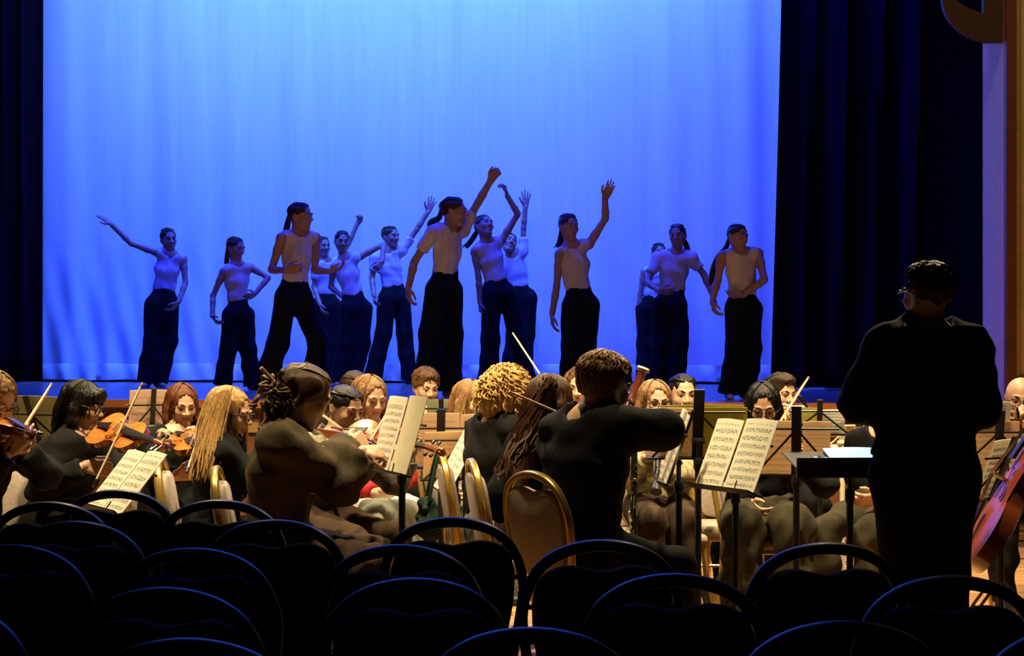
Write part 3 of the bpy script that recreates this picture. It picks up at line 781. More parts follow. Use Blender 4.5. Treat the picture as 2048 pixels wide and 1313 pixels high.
# ------------------------------------------------------------------ paper
def paper_mat(name, rows, col=(.86, .82, .69), ink=.85, seed=0, tr=.38):
    m = bpy.data.materials.new(name); m.use_nodes = True; nt = m.node_tree; N = nt.nodes; L = nt.links; b = N['Principled BSDF']
    def mt(op, a, c=None, clamp=False):
        n = N.new('ShaderNodeMath'); n.operation = op; n.use_clamp = clamp
        for i, q in enumerate((a, c)):
            if q is None: continue
            if isinstance(q, (int, float)): n.inputs[i].default_value = q
            else: L.new(q, n.inputs[i])
        return n.outputs[0]
    tc = N.new('ShaderNodeUVMap'); sp = N.new('ShaderNodeSeparateXYZ'); L.new(tc.outputs[0], sp.inputs[0])
    u, v = sp.outputs[0], sp.outputs[1]
    fr = mt('FRACT', mt('MULTIPLY', v, rows))
    band = mt('MULTIPLY', mt('GREATER_THAN', fr, .34), mt('LESS_THAN', fr, .74))
    lines = mt('LESS_THAN', mt('FRACT', mt('MULTIPLY', fr, 12.5)), .28)
    nz = N.new('ShaderNodeTexNoise'); nz.inputs['Scale'].default_value = 1; nz.inputs['Detail'].default_value = 2
    cb = N.new('ShaderNodeCombineXYZ'); L.new(mt('MULTIPLY', u, 34), cb.inputs[0]); L.new(mt('MULTIPLY', v, rows*4.5), cb.inputs[1]); cb.inputs[2].default_value = seed
    L.new(cb.outputs[0], nz.inputs[0]); notes = mt('GREATER_THAN', nz.outputs[0], .53)
    mar = mt('MULTIPLY', mt('MULTIPLY', mt('GREATER_THAN', u, .09), mt('LESS_THAN', u, .92)), mt('MULTIPLY', mt('GREATER_THAN', v, .05), mt('LESS_THAN', v, .93)))
    wide = mt('MULTIPLY', mt('GREATER_THAN', fr, .26), mt('LESS_THAN', fr, .82))
    k = mt('MULTIPLY', mar, mt('MAXIMUM', mt('MULTIPLY', band, mt('MULTIPLY', lines, .5)), mt('MULTIPLY', wide, mt('MULTIPLY', notes, .9))))
    mx = N.new('ShaderNodeMix'); mx.data_type = 'RGBA'; L.new(mt('MULTIPLY', k, ink), mx.inputs['Factor'])
    mx.inputs['A'].default_value = col+(1,); mx.inputs['B'].default_value = (.05, .045, .04, 1)
    L.new(mx.outputs['Result'], b.inputs['Base Color']); b.inputs['Roughness'].default_value = .7
    t = N.new('ShaderNodeBsdfTranslucent'); L.new(mx.outputs['Result'], t.inputs[0]); ms = N.new('ShaderNodeMixShader'); ms.inputs[0].default_value = tr
    L.new(b.outputs[0], ms.inputs[1]); L.new(t.outputs[0], ms.inputs[2]); L.new(ms.outputs[0], N['Material Output'].inputs[0])
    return m
PAP = [paper_mat('sheet_music_ten_staves', 10, seed=1), paper_mat('sheet_music_eight_staves', 8, seed=5), paper_mat('sheet_music_nine_staves', 9, (.86, .82, .70), seed=9)]
PTAN = paper_mat('sheet_music_tan_paper', 9, (.80, .62, .42), .35, 3, .6)
POLV = mat('folder_olive_card', (.52, .47, .14), .7, var=.08, transl=.5)
PGRY = mat('paper_grey_green', (.36, .38, .24), .7, var=.08, transl=.45)
m_stand = mat('stand_black_metal', (.012, .011, .010), .35, metal=.3, var=.2)
m_chrome = mat('stand_chrome', (.65, .62, .58), .2, metal=1, var=.05)
m_cream = mat('stand_cream_metal', (.70, .60, .42), .4, var=.05)

def desk_axes(yaw, tilt):
    t, q = rad(yaw), rad(tilt)
    n = Vector((math.sin(t)*math.cos(q), -math.cos(t)*math.cos(q), math.sin(q)))
    v = Vector((-math.sin(t)*math.sin(q), math.cos(t)*math.sin(q), math.cos(q))); u = v.cross(n)
    return u, v, n
def sheet(O, ax, u0, v0, w, h, m, label, bulge=.012, thick=.003, group=None, name='sheet_music', lift=.004, rot=0):
    u, v, n = ax; N1 = 8; V = []; F = []; UV = []
    base = O+u*u0+v*v0
    root = base+u*(w/2)
    cr, sr = math.cos(rad(rot)), math.sin(rad(rot))
    for layer in (0, 1):
        for j in range(N1+1):
            for i in range(N1+1):
                a, b = i/N1, j/N1; off = bulge*math.sin(PI*a)*(.6+.4*b)+bulge*.6*b*b+(thick if layer else 0)+lift
                x = (a-.5)*w; y = b*h
                V.append((base+u*(w/2)+u*(x*cr-y*sr)+v*(x*sr+y*cr)+n*off)-root); UV.append((a, b))
    k = (N1+1)**2
    for j in range(N1):
        for i in range(N1):
            a = j*(N1+1)+i; F.append((k+a, k+a+1, k+a+N1+2, k+a+N1+1)); F.append((a, a+N1+1, a+N1+2, a+1))
    ring = [i for i in range(N1)]+[N1+(N1+1)*j for j in range(N1)]+[(N1+1)*(N1+1)-1-i for i in range(N1)]+[(N1+1)*(N1-j) for j in range(N1)]
    for i in range(len(ring)): a, b = ring[i], ring[(i+1) % len(ring)]; F.append((a, b, b+k, a+k))
    me = bpy.data.meshes.new(name); me.from_pydata([tuple(p) for p in V], [], F); uvl = me.uv_layers.new(name='UVMap')
    for l in me.loops: uvl.data[l.index].uv = UV[l.vertex_index]
    me.shade_smooth(); me.set_sharp_from_angle(angle=rad(50)); o = link(name, me, None, m); o.location = root
    return tag(o, label, 'sheet music', group)
def stand(O, yaw, tilt, label, w=.46, h=.33, style='fold', m=None, legyaw=30, postw=.03, group=None, base=True):
    """O = middle of the ledge; yaw = where the desk faces"""
    m = m or m_stand; ax = desk_axes(yaw, tilt); u, v, n = ax
    hub = O+v*(h*.30)-n*.03
    foot = Vector((hub.x, hub.y, 0)); r = empty('music_stand', foot, label, 'music stand', group)
    def pt(p): return p-foot
    R = Matrix((u, v, n)).transposed()
    if style == 'solid':
        MB().box(pt(O+v*(h/2)-n*.004), (w/2, h/2, .003), R).build('desk', m, r)
    else:
        bw = postw
        MB().box(pt(O+v*(h*.52)-n*.012), (bw*.5, h*.52, .008), R).build('centre_bar', m, r)
        MB().tube([pt(O+v*h*.70-u*w*.48-n*.008), pt(O+v*h*.70+u*w*.48-n*.008)], .0052, 6).build('cross_bar', m, r)
        for s in (-1, 1):
            MB().tube([pt(O+v*h*.70-n*.010), pt(O+v*.01+u*s*w*.46-n*.006)], .0055, 6).build('brace', m, r)
            if style == 'wire': MB().tube([pt(O+u*s*w*.48), pt(O+u*s*w*.44+v*h)], .005, 6).build('side_bar', m, r)
        if style == 'wire': MB().tube([pt(O-u*w*.44+v*h), pt(O+u*w*.44+v*h)], .005, 6).build('top_bar', m, r)
    lg = MB().box(pt(O+n*.022), (w/2*1.02, .004, .026), R).build('ledge', m, r)
    for s in (-1, 1): MB().tube([pt(O+u*s*w*.3+n*.045), pt(O+u*s*w*.3+n*.048+v*.04)], .003, 5).build('page_holder', m, lg)
    MB().tube([pt(hub), pt(foot+Vector((0, 0, max(hub.z-.12, .3))))], .011, 8).build('upper_post', m, r)
    MB().tube([pt(foot+Vector((0, 0, max(hub.z-.10, .35)))), pt(foot+Vector((0, 0, .14)))], .0155, 8).build('lower_post', m, r)
    MB().lathe([(.018, 0), (.022, .012), (.022, .05), (.018, .06)], 10, Matrix.Translation(pt(foot+Vector((0, 0, max(hub.z-.14, .31)))))).build('collar', m, r)
    MB().tube([pt(hub-u*.03), pt(hub+u*.03)], .016, 8).build('clamp', m, r)
    for i in range(3):
        a = rad(legyaw+120*i); dv = Vector((math.cos(a), math.sin(a), 0))
        MB().tube([Vector((0, 0, .33))+dv*.015, dv*.125+Vector((0, 0, .17)), dv*.22+Vector((0, 0, .012))], .0075, 6).build('leg', m, r); lgo = [c for c in r.children if c.name.startswith('leg')][-1]
        MB().tube([Vector((0, 0, .15)), dv*.125+Vector((0, 0, .165))], .005, 5).build('leg_strut', m, lgo)
    return r, O, ax
# ------------------------------------------------------------------ violin family
m_vio = mat('violin_varnish', (.55, .17, .035), .22, var=.3, scale=14, stretch=(1, 8, 8), coat=.7); m_vdark = mat('violin_back_varnish', (.22, .05, .014), .25, var=.3, scale=12, coat=.6)
m_ebony = mat('ebony', (.012, .010, .010), .3); m_string = mat('steel_string', (.7, .68, .62), .25, metal=1)
m_vred = mat('violin_red_varnish', (.50, .095, .020), .38, var=.3, scale=14, stretch=(1, 8, 8), coat=.2)
m_maple = mat('maple_bridge', (.6, .42, .2), .5)
OUT = [(0, .0), (.004, .045), (.02, .080), (.05, .100), (.085, .103), (.12, .094), (.140, .078), (.150, .066), (.165, .060), (.19, .056), (.215, .058), (.232, .066), (.240, .076), (.262, .083), (.29, .084), (.32, .074), (.343, .050), (.354, .026), (.356, 0)]
_vmesh = {}
def violin_meshes(key, top, back):
    if key in _vmesh: return _vmesh[key]
    sm = spline([Vector((x, y, 0)) for x, y in OUT], 3); half = [(p.x, max(p.y, 0)) for p in sm]; n = len(half); K = 9
    def plate(z, arch, sgn):
        v = []; f = []
        for x, w in half:
            for j in range(K):
                t = -1+2*j/(K-1); e = max(0, 1-abs(t)**2.4)*max(0, math.sin(PI*min(max(x/.356, 0), 1)))**.6
                v.append((x, w*t*1.03, z+sgn*arch*e))
        for i in range(n-1):
            for j in range(K-1):
                a = i*K+j; q = (a, a+1, a+K+1, a+K); f.append(q if sgn < 0 else q[::-1])
        return v, f
    mb = MB(); mb.add(*plate(.034, .015, 1)); t = mb
    mbk = MB(); mbk.add(*plate(.0, .013, -1))
    loop = half+[(x, -w) for x, w in reversed(half[1:-1])]; m = len(loop)
    v = [(x, y, 0.0) for x, y in loop]+[(x, y, .034) for x, y in loop]
    mbk.add(v, [(i, (i+1) % m, (i+1) % m+m, i+m) for i in range(m)])
    out = {'top_plate': (t, top), 'back': (mbk, back)}
    out['neck'] = (MB().tube([(.34, 0, .030), (.40, 0, .034), (.485, 0, .038)], [.017, .012, .011], 8), back)
    out['fingerboard'] = (MB().add([(.24, -.021, .062), (.24, .021, .062), (.485, .012, .048), (.485, -.012, .048), (.24, -.021, .055), (.24, .021, .055), (.485, .012, .042), (.485, -.012, .042)],
                                   [(0, 1, 2, 3), (4, 7, 6, 5), (0, 4, 5, 1), (2, 6, 7, 3), (0, 3, 7, 4), (1, 5, 6, 2)]), m_ebony)
    sc = MB().tube([(.485, 0, .040), (.52, 0, .034), (.55, 0, .026), (.568, 0, .020)], [.013, .013, .011, .010], 8)
    sp = [(.572+.017*math.cos(a)*(1-a/16), 0, .028+.017*math.sin(a)*(1-a/16)) for a in [-2+i*.6 for i in range(16)]]
    sc.tube(sp, [.009]*16, 7); sc.tube([(.574, -.016, .030), (.574, .016, .030)], .012, 9)
    out['scroll'] = (sc, back)
    pg = []
    for i, (x, s) in enumerate(((.498, 1), (.515, -1), (.532, 1), (.548, -1))):
        pg.append((MB().tube([(x, s*.005, .034), (x, s*.033, .036), (x, s*.036, .036), (x, s*.052, .037)], [.0035, .0035, .008, .009], 7), m_ebony))
    out['peg'] = pg
    out['bridge'] = (MB().box((.195, 0, .062), (.002, .021, .014)), m_maple)
    out['tailpiece'] = (MB().add([(.02, -.009, .052), (.02, .009, .052), (.135, .020, .066), (.135, -.020, .066), (.02, -.007, .046), (.02, .007, .046), (.135, .018, .061), (.135, -.018, .061)],
                                 [(0, 3, 2, 1), (4, 5, 6, 7), (0, 1, 5, 4), (2, 3, 7, 6), (0, 4, 7, 3), (1, 2, 6, 5)]), m_ebony)
    st = MB()
    for i in range(4):
        y = -.0165+.011*i; st.tube([(.13, y*.8, .066), (.195, y, .0775), (.485, y*.5, .051)], .0009, 4)
    out['strings'] = (st, m_string)
    fh = []
    for s in (-1, 1):
        fh.append((MB().tube([(.222, s*.034, .0492), (.215, s*.029, .0498), (.205, s*.032, .0496), (.185, s*.041, .0487), (.168, s*.048, .0470), (.158, s*.052, .0458), (.152, s*.047, .0465)], [.004, .003, .0022, .0028, .0022, .003, .004], 6, flat=((0, 0, 1), .35)), m_ebony))
    out['f_hole'] = fh
    out['chin_rest'] = (MB().sphere((.040, .052, .0525), .028, 10, (1.1, 1, .22)).tube([(.02, .04, .03), (.02, .04, .06)], .006, 6), m_ebony)
    res = []
    for nm, val in out.items():
        for mbx, mm in (val if isinstance(val, list) else [val]):
            o = mbx.build(nm, mm); res.append((nm, o.data)); bpy.data.objects.remove(o)
    _vmesh[key] = res; return res
def frame_mat(O, X, Zh):
    x = X.normalized(); z = (Zh-x*Zh.dot(x)).normalized(); y = z.cross(x)
    return Matrix.Translation(O) @ Matrix((x, y, z)).transposed().to_4x4()
def violin(A, B, up, label, key='v', name='violin', cat='violin', scale=1.0, skip=('chin_rest',)):
    r = empty(name, A, label, cat, None)
    Mx = frame_mat(Vector(A), Vector(B)-Vector(A), Vector(up)); r.matrix_world = Mx @ Matrix.Scale(scale, 4)
    col = {'v': (m_vio, m_vdark), 'r': (m_vred, m_vdark), 'd': (m_vdark, m_vdark)}[key]
    own = {}
    for nm, me in violin_meshes(key, *col):
        if nm in skip: continue
        o = bpy.data.objects.new(nm, me); COL.objects.link(o); sub = {'peg': 'scroll', 'f_hole': 'top_plate', 'strings': 'tailpiece'}.get(nm)
        o.parent = own.get(sub, r); own[nm] = o
    return r
m_bow = mat('bow_stick_wood', (.55, .30, .13), .35, var=.2); m_bhair = mat('bow_hair', (.80, .72, .52), .6)
_bow = {}
def bow(A, B, label, Z=(0, -1, 0), length=.74, key='b', m=None):
    """A frog end, B towards the tip"""
    A, B = Vector(A), Vector(B); r = empty('violin_bow', A, label, 'bow'); r.matrix_world = frame_mat(A, B-A, Vector(Z))
    if not _bow:
        def mk(n, mb, mm):
            o = mb.build(n, mm); _bow[n] = o.data; bpy.data.objects.remove(o)
        mk('stick', MB().tube(spline([(0, 0, 0), (.12, 0, -.002), (.40, 0, -.012), (.66, 0, -.003), (.735, 0, .002)], 4), [.0048]*12+[.004]*5, 7), m_bow)
        mk('bow_hair', MB().box((.37, 0, .016), (.345, .0032, .0008)), m_bhair)
        mk('frog', rbox((.035, 0, .009), (.024, .006, .011), .003, 1), m_ebony)
        mk('tip', MB().add([(.70, -.004, 0), (.70, .004, 0), (.74, .003, .001), (.74, -.003, .001), (.715, -.004, .018), (.715, .004, .018), (.735, .003, .02), (.735, -.003, .02)], [(0, 1, 2, 3), (4, 7, 6, 5), (0, 4, 5, 1), (1, 5, 6, 2), (2, 6, 7, 3), (3, 7, 4, 0)]), m_maple)
    for n, me in _bow.items():
        o = bpy.data.objects.new(n, me); COL.objects.link(o); o.parent = r
    r.scale = (length/.74, 1.05, .8)
    return r
# ------------------------------------------------------------------ wind instruments
m_bwood = mat('blackwood', (.007, .006, .006), .45, spec=.3); m_key = mat('key_plating', (.80, .62, .30), .2, metal=1); m_brass = mat('lacquered_brass', (.82, .55, .18), .2, metal=1)
m_silver = mat('silver_plate', (.75, .74, .72), .18, metal=1); m_bsn = mat('bassoon_maple', (.11, .022, .012), .25, coat=.6, var=.25); m_ivory = mat('ivory_ring', (.8, .72, .58), .4)
def axm(A, B): 
    z = (B-A).normalized(); return Matrix.Translation(A) @ z.to_track_quat('Z', 'Y').to_matrix().to_4x4()
def pipe(name, A, B, label, cat, prof, body, keym, keyn=10, bell=None, mouth=None, ring=None):
    A, B = Vector(A), Vector(B); L = (B-A).length
    r = empty(name, A, label, cat); r.matrix_world = axm(A, B)
    MB().lathe([(rr, z*L) for rr, z in prof], 14).build('body', body, r)
    rs = random.Random(len(label))
    for i in range(keyn):
        z = L*(.12+.70*i/max(keyn-1, 1)); a = rs.choice((0, .6, -.7, 2.4)); R = np.interp(z/L, [p[1] for p in prof], [p[0] for p in prof])
        c = Vector((math.cos(a)*R*1.1, math.sin(a)*R*1.1, z)); n = Vector((math.cos(a), math.sin(a), 0))
        MB().tube([c, c+n*.006], .009, 9).tube([c+n*.004-Vector((0, 0, .02)), c+n*.006+Vector((0, 0, .045))], .0026, 5).build('key', keym, r)
    if ring:
        for z, rr in ring: MB().lathe([(rr*.9, z*L-.007), (rr, z*L-.005), (rr, z*L+.005), (rr*.9, z*L+.007)], 14).build('ring', keym, r)
    if mouth: MB().tube([(0, 0, -.07), (0, 0, 0)], [.004, .011], 8).build('mouthpiece', mouth, r)
    return r
def clarinet(A, B, label): return pipe('clarinet', A, B, label, 'clarinet', [(.011, 0), (.013, .1), (.0135, .8), (.017, .88), (.030, 1)], m_bwood, m_silver, 12, mouth=m_ivory, ring=[(.12, .017), (.45, .017), (.84, .018)])
def trumpet(A, B, up, label):
    A, B = Vector(A), Vector(B); r = empty('trumpet', A, label, 'trumpet'); r.matrix_world = frame_mat(A, B-A, Vector(up))
    MB().lathe([(.012, 0), (.008, .012), (.004, .03), (.005, .08)], 10, Matrix.Rotation(PI/2, 4, 'Y')).build('mouthpiece', m_silver, r)
    MB().tube(spline([(.07, 0, 0), (.40, 0, 0), (.43, 0, -.02), (.44, 0, -.045), (.42, 0, -.075), (.39, 0, -.085), (.12, 0, -.085), (.09, 0, -.07)], 4), .0062, 8).build('tubing', m_brass, r)
    b = MB(); b.lathe([(.0065, 0), (.008, .15), (.013, .26), (.024, .32), (.06, .36), (.058, .358), (.022, .315)], 20, Matrix.Translation((.12, 0, -.04)) @ Matrix.Rotation(PI/2, 4, 'Y')); b.build('bell', m_brass, r)
    for i in range(3): MB().tube([(.21+i*.03, 0, -.11), (.21+i*.03, 0, .03)], .011, 9).tube([(.21+i*.03, 0, .03), (.21+i*.03, 0, .05)], .006, 8).build('valve', m_brass, r)
    return r
# ------------------------------------------------------------------ dancers
DG = 'dancers on the stage'
def dancer(key, label, d, H, **k):
    k.setdefault('pants', C_JOGGER); k.setdefault('pantstyle', 'wide'); k.setdefault('top', C_CREAM); k.setdefault('topn', 'tank_top'); k.setdefault('sleeve', 'none')
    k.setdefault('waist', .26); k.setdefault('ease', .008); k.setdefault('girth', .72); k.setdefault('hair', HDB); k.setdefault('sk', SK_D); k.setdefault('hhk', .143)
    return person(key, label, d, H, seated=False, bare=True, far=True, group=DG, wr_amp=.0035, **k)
def tailp(d, *pts): return [P(x, y, d) for x, y in pts]
dancer('D1', 'dancer reaching one arm out to the side, head turned over a limp lower arm', 17.0, 1.56, yaw=15, neck=(339, 510), head=(337, 479), pel=(325, 602), hyaw=30, hpitch=5, hroll=5,
       sl=(312, 505), sr=(367, 519), el=(263, 488, 0), wl=(223, 449, 0), tl=(201, 431, 0), er=(371, 566, -.3), wr=(357, 605, -1), tr=(333, 631, -.5),
       kl=(303, 684), kr=(338, 684), al=(293, 765), ar=(317, 765), seed=11, curl=(.15, .35))
dancer('D2', 'small dancer with one hand on the hip and the other arm curved down', 16.0, 1.46, yaw=30, neck=(473, 531), head=(471, 497), pel=(476, 624), hyaw=55, hpitch=10,
       sl=(447, 544), sr=(501, 535), el=(426, 592, 0), wl=(425, 633, -1), tl=(436, 650, -.5), er=(537, 556, -.4), wr=(509, 589, -1), tr=(492, 597, -1),
       kl=(457, 697), kr=(497, 697), al=(446, 773), ar=(505, 776), tail=tailp(16.1, (455, 510), (452, 528)), seed=12)
dancer('D3', 'dancer in a wide stance with both forearms held flat across the waist', 14.2, 1.64, yaw=45, neck=(597, 470), head=(601, 434), pel=(588, 590), hyaw=68, hpitch=3,
       sl=(563, 476), sr=(632, 476), el=(543, 540, 0), wl=(572, 541, -1), tl=(597, 537, -.3), er=(630, 541, -.2), wr=(658, 543, -.5), tr=(672, 540, 0),
       kl=(556, 688, 0), kr=(636, 682, -.5), al=(527, 785, 0), ar=(628, 783, .6), tail=tailp(14.3, (576, 446), (570, 475), (565, 505)), seed=13, girth=.76)
dancer('D4', 'dancer in a white tee behind another, thrusting one fist up', 18.2, 1.54, yaw=20, neck=(650, 524), head=(645, 494), pel=(652, 607), hyaw=35, top=C_WHITE, topn='tee_shirt', sleeve='short',
       sl=(632, 534), sr=(674, 529), er=(697, 487, .3), wr=(715, 448, .3), tr=(724, 428, 0), el=(628, 575, 0), wl=(640, 610, -1), kl=(648, 688), kr=(673, 688), al=(656, 757), ar=(676, 757), seed=14, curl=(.4, 1.1))
dancer('D5', 'dancer with one elbow jutting out at shoulder height, fist bent down', 17.3, 1.52, yaw=12, neck=(688, 518), head=(684, 483), pel=(711, 611), hyaw=15, hpitch=8, hroll=-4,
       sl=(668, 534), sr=(721, 513), el=(661, 574, .4), wl=(684, 593, -.3), tl=(697, 600, 0), er=(768, 489, 0), wr=(764, 525, -1), tr=(752, 540, -.5),
       kl=(692, 687), kr=(724, 687), al=(678, 762), ar=(706, 765), seed=15, curl=(.5, .9), hair=HB)
dancer('D6', 'dancer with legs apart raising one open hand with spread fingers', 18.05, 1.58, yaw=25, neck=(776, 505), head=(781, 474), pel=(788, 592), hyaw=50, top=C_WHITE, topn='tee_shirt', sleeve='short',
       sl=(750, 519), sr=(803, 502), el=(744, 557, 0), wl=(748, 592, -1), er=(833, 460, 0), wr=(856, 424, 0), tr=(866, 397, 0), kl=(767, 668), kr=(809, 668), al=(745, 745), ar=(819, 745), seed=16, spread=(0, 1), curl=(.5, .05), girth=.76)
dancer('D7', 'tallest dancer in profile, straight arm flung up and pony tail swinging', 14.2, 1.70, yaw=50, neck=(899, 460), head=(908, 424), pel=(888, 572), hyaw=80, hpitch=2, topn='tee_shirt', sleeve='short',
       sl=(864, 468), sr=(926, 459), el=(829, 523, 0), wl=(817, 575, -.4), tl=(817, 599, 0), er=(957, 404, 0), wr=(981, 362, 0), tr=(991, 346, 0),
       kl=(862, 668), kr=(905, 668), al=(851, 778), ar=(900, 778), tail=tailp(14.3, (878, 436), (862, 446), (868, 460), (893, 474)), seed=17, girth=.77, curl=(.5, .9))
dancer('D8', 'dancer looking up under an arm bent over the head', 16.0, 1.58, yaw=20, neck=(973, 486), head=(968, 454), pel=(997, 583), hyaw=38, hpitch=-22, hroll=-8,
       sl=(949, 503), sr=(1003, 482), el=(957, 555, 0), wl=(960, 606, 0), tl=(962, 631, 0), er=(1036, 428, 0), wr=(1014, 391, -.3), tr=(1011, 374, 0),
       kl=(981, 680), kr=(1036, 677), al=(974, 768), ar=(1056, 762), tail=tailp(16.1, (950, 470), (942, 482), (930, 494)), seed=18, curl=(.9, .8), hair=HB)
dancer('D9', 'dancer half hidden behind another, holding one palm straight up', 17.8, 1.60, yaw=0, neck=(1025, 514), head=(1018, 488), pel=(1041, 592), hyaw=20, hpitch=-20, hroll=-20, top=C_WHITE, topn='tee_shirt', sleeve='short',
       sl=(1008, 527), sr=(1046, 505), er=(1047, 456, 0), wr=(1051, 413, 0), tr=(1053, 384, 0), el=(1000, 570, .3), wl=(1005, 605, 0), kl=(1028, 672), kr=(1052, 672), al=(1018, 752), ar=(1046, 752), seed=19, spread=(0, 1), curl=(.5, .03))
dancer('D10', 'dancer standing with feet together and one bent arm waving overhead', 14.5, 1.57, yaw=15, neck=(1143, 494), head=(1137, 454), pel=(1160, 605), hyaw=28, hpitch=4,
       sl=(1119, 509), sr=(1178, 489), el=(1113, 575, 0), wl=(1104, 630, -.2), tl=(1105, 653, 0), er=(1211, 437, 0), wr=(1210, 397, -.3), tr=(1222, 370, 0),
       kl=(1142, 692), kr=(1172, 692), al=(1137, 780), ar=(1161, 780), tail=tailp(14.6, (1121, 480), (1116, 494)), seed=20, curl=(.4, .2), spread=(0, .4), girth=.76)
dancer('D11', 'dancer almost wholly hidden behind another, one arm hanging down', 18.0, 1.52, yaw=10, neck=(1315, 532), head=(1318, 507), pel=(1303, 614), sl=(1288, 545), sr=(1336, 540),
       el=(1280, 590, 0), wl=(1277, 633, 0), tl=(1281, 653, 0), kl=(1290, 690), kr=(1318, 690), al=(1287, 758), ar=(1312, 758), seed=21, top=C_WHITE)
dancer('D12', 'dancer in a tee shirt glancing sideways with one hand across the waist', 15.6, 1.54, yaw=-8, neck=(1352, 509), head=(1355, 472), pel=(1340, 605), hyaw=-18, hpitch=5, hroll=4, topn='tee_shirt', sleeve='short',
       sl=(1315, 518), sr=(1384, 517), el=(1294, 565, -.8), wl=(1319, 583, -1), tl=(1340, 584, -.3), er=(1408, 550, 0), wr=(1425, 590, -.4), kl=(1322, 688), kr=(1358, 688), al=(1315, 772), ar=(1350, 776), tail=tailp(15.8, (1372, 490), (1374, 508)), seed=22, girth=.80, hair=HB)
dancer('D13', 'smiling dancer with one arm folded across the waist and long tail of hair swinging behind', 13.7, 1.46, yaw=18, neck=(1480, 507), head=(1475, 475), pel=(1486, 613), hyaw=35, hpitch=4, hroll=-6,
       sl=(1443, 513), sr=(1516, 507), el=(1436, 560, 0), wl=(1424, 605, -.5), tl=(1432, 632, -.3), er=(1529, 560, -1), wr=(1485, 591, -1), tr=(1457, 594, -.2),
       kl=(1470, 697), kr=(1503, 697), al=(1458, 787), ar=(1492, 785), tail=tailp(13.9, (1452, 496), (1436, 515), (1424, 545), (1421, 570)), seed=23, girth=.80)
# ------------------------------------------------------------------ conductor
cd = person('conductor', 'conductor standing with back turned, glasses, all in black beside the tall side curtain', 6.94, 1.79, 175, (1857, 668), (1855, 590), (1848, 935), hyaw=-152, hpitch=3, seated=False, cat='conductor',
            sl=(1772, 700), sr=(1938, 700), el=(1722, 806, .3), wl=(1760, 815, 1), er=(1958, 812, .3), wr=(1935, 828, 1), kl=(1808, 1150), kr=(1893, 1150), al=(1820, 1360), ar=(1893, 1360),
            sk=SK_L, hair=HDB, hstyle='short', top=C_BLK, topn='sweater', sleeve='long', ease=.030, pants=C_NAVY, pantstyle='slim', girth=1.14, glasses=True, shoes=C_SHOE, seed=31, waist=.12, curl=(.8, .8), big=1.0)
# ------------------------------------------------------------------ musicians
C_HOODLIT = cloth('hood_lit_cream', (.62, .55, .36))  # hoodie's hood made paler: the light falling on it is in the colour
MUS = {}
def mus(key, who, label, d, H, yaw, neck, head, pelx, chairl=True, kind='gold', cyaw=None, coff=0, **k):
    k.setdefault('top', C_BLK2); k.setdefault('pants', C_BLK); k.setdefault('shoes', C_SHOE); k.setdefault('sk', SK_L); k.setdefault('hair', HDB)
    J = person(key, label, d, H, yaw, neck, head, (pelx, 0), seated=True, group='orchestra players', **k)
    f = J['fwd']; q = J['p']+f*.02; q.x += coff
    if chairl: chair(kind, (q.x, q.y, 0), yaw if cyaw is None else cyaw, 'gold-framed banquet chair under the '+who)
    return J
M1 = mus('M1', 'sandy-haired violinist', 'sandy-haired violinist in glasses leaning over a violin at the end of the row', 7.5, 1.66, 62, (-46, 868), (-12, 799), -74, hpitch=32, hstyle='bob', hair=HLB, hL=.35, glasses=True, hdd=-.02,
         sr=(28, 895), er=(92, 950, -.3), wr=(46, 902, -.5), el=(-40, 965, -.5), wl=(14, 905, -.3), seed=41, ease=.02)
M2 = mus('M2', 'black-haired violinist', 'violinist with straight black shoulder-length hair, fringe and glasses drawing the bow', 8.3, 1.62, 60, (160, 876), (166, 812), 108, hyaw=78, hpitch=15, hstyle='long', hair=HB, hL=.5, bang=True, glasses=True, ndd=-.02,
         sl=(108, 905), sr=(205, 900), el=(82, 982, -.6), wl=(170, 934, -.8), tl=(218, 938, 0), er=(262, 950, -.6), wr=(316, 908, -.5), tr=(336, 884, 0), seed=42, curl=(.7, .9), big=1.04, ease=.02)
M3 = mus('M3', 'auburn violinist', 'auburn-haired violinist looking down over the strings', 9.3, 1.6, 35, (356, 866), (364, 811), 345, hyaw=28, hpitch=16, hstyle='bob', hair=HAU, hL=.48, el=(318, 945, -.3), wl=(352, 952, -1), tl=(375, 948, 0), er=(400, 930, -.3), wr=(398, 890, -.3), seed=43, curl=(.7, .8), nst=140)
M4 = mus('M4', 'long-haired blonde violinist', 'violinist with long straight blonde hair and dark glasses, black top', 7.8, 1.64, 96, (446, 886), (460, 827), 430, hyaw=78, hpitch=14, hstyle='long', hair=HGO, hL=1.3, glasses=True, top=C_BLK,
         el=(445, 985, -.3), wl=(520, 960, .3), er=(500, 960, .1), wr=(540, 925, -.1), seed=44, nst=190, ease=.02)
M5 = mus('M5', 'violinist in the taupe hoodie', 'violinist in a taupe hoodie with curly brown hair gathered in a claw clip', 7.25, 1.72, 95, (572, 872), (612, 792), 550, hyaw=104, hpitch=24, hstyle='clip', hair=HMB, top=C_TAUPE, topn='hoodie', hood=C_HOODLIT, pants=C_BRN, pantstyle='baggy',
         sl=(585, 908, -.16), sr=(560, 890), el=(678, 972, -.3), wl=(722, 904, .3), tl=(748, 905, .2), er=(640, 930, .5), wr=(700, 895, .6), seed=45, ease=.034, girth=1.05, curl=(.6, .8), wr_amp=.0055, hhk=.145)
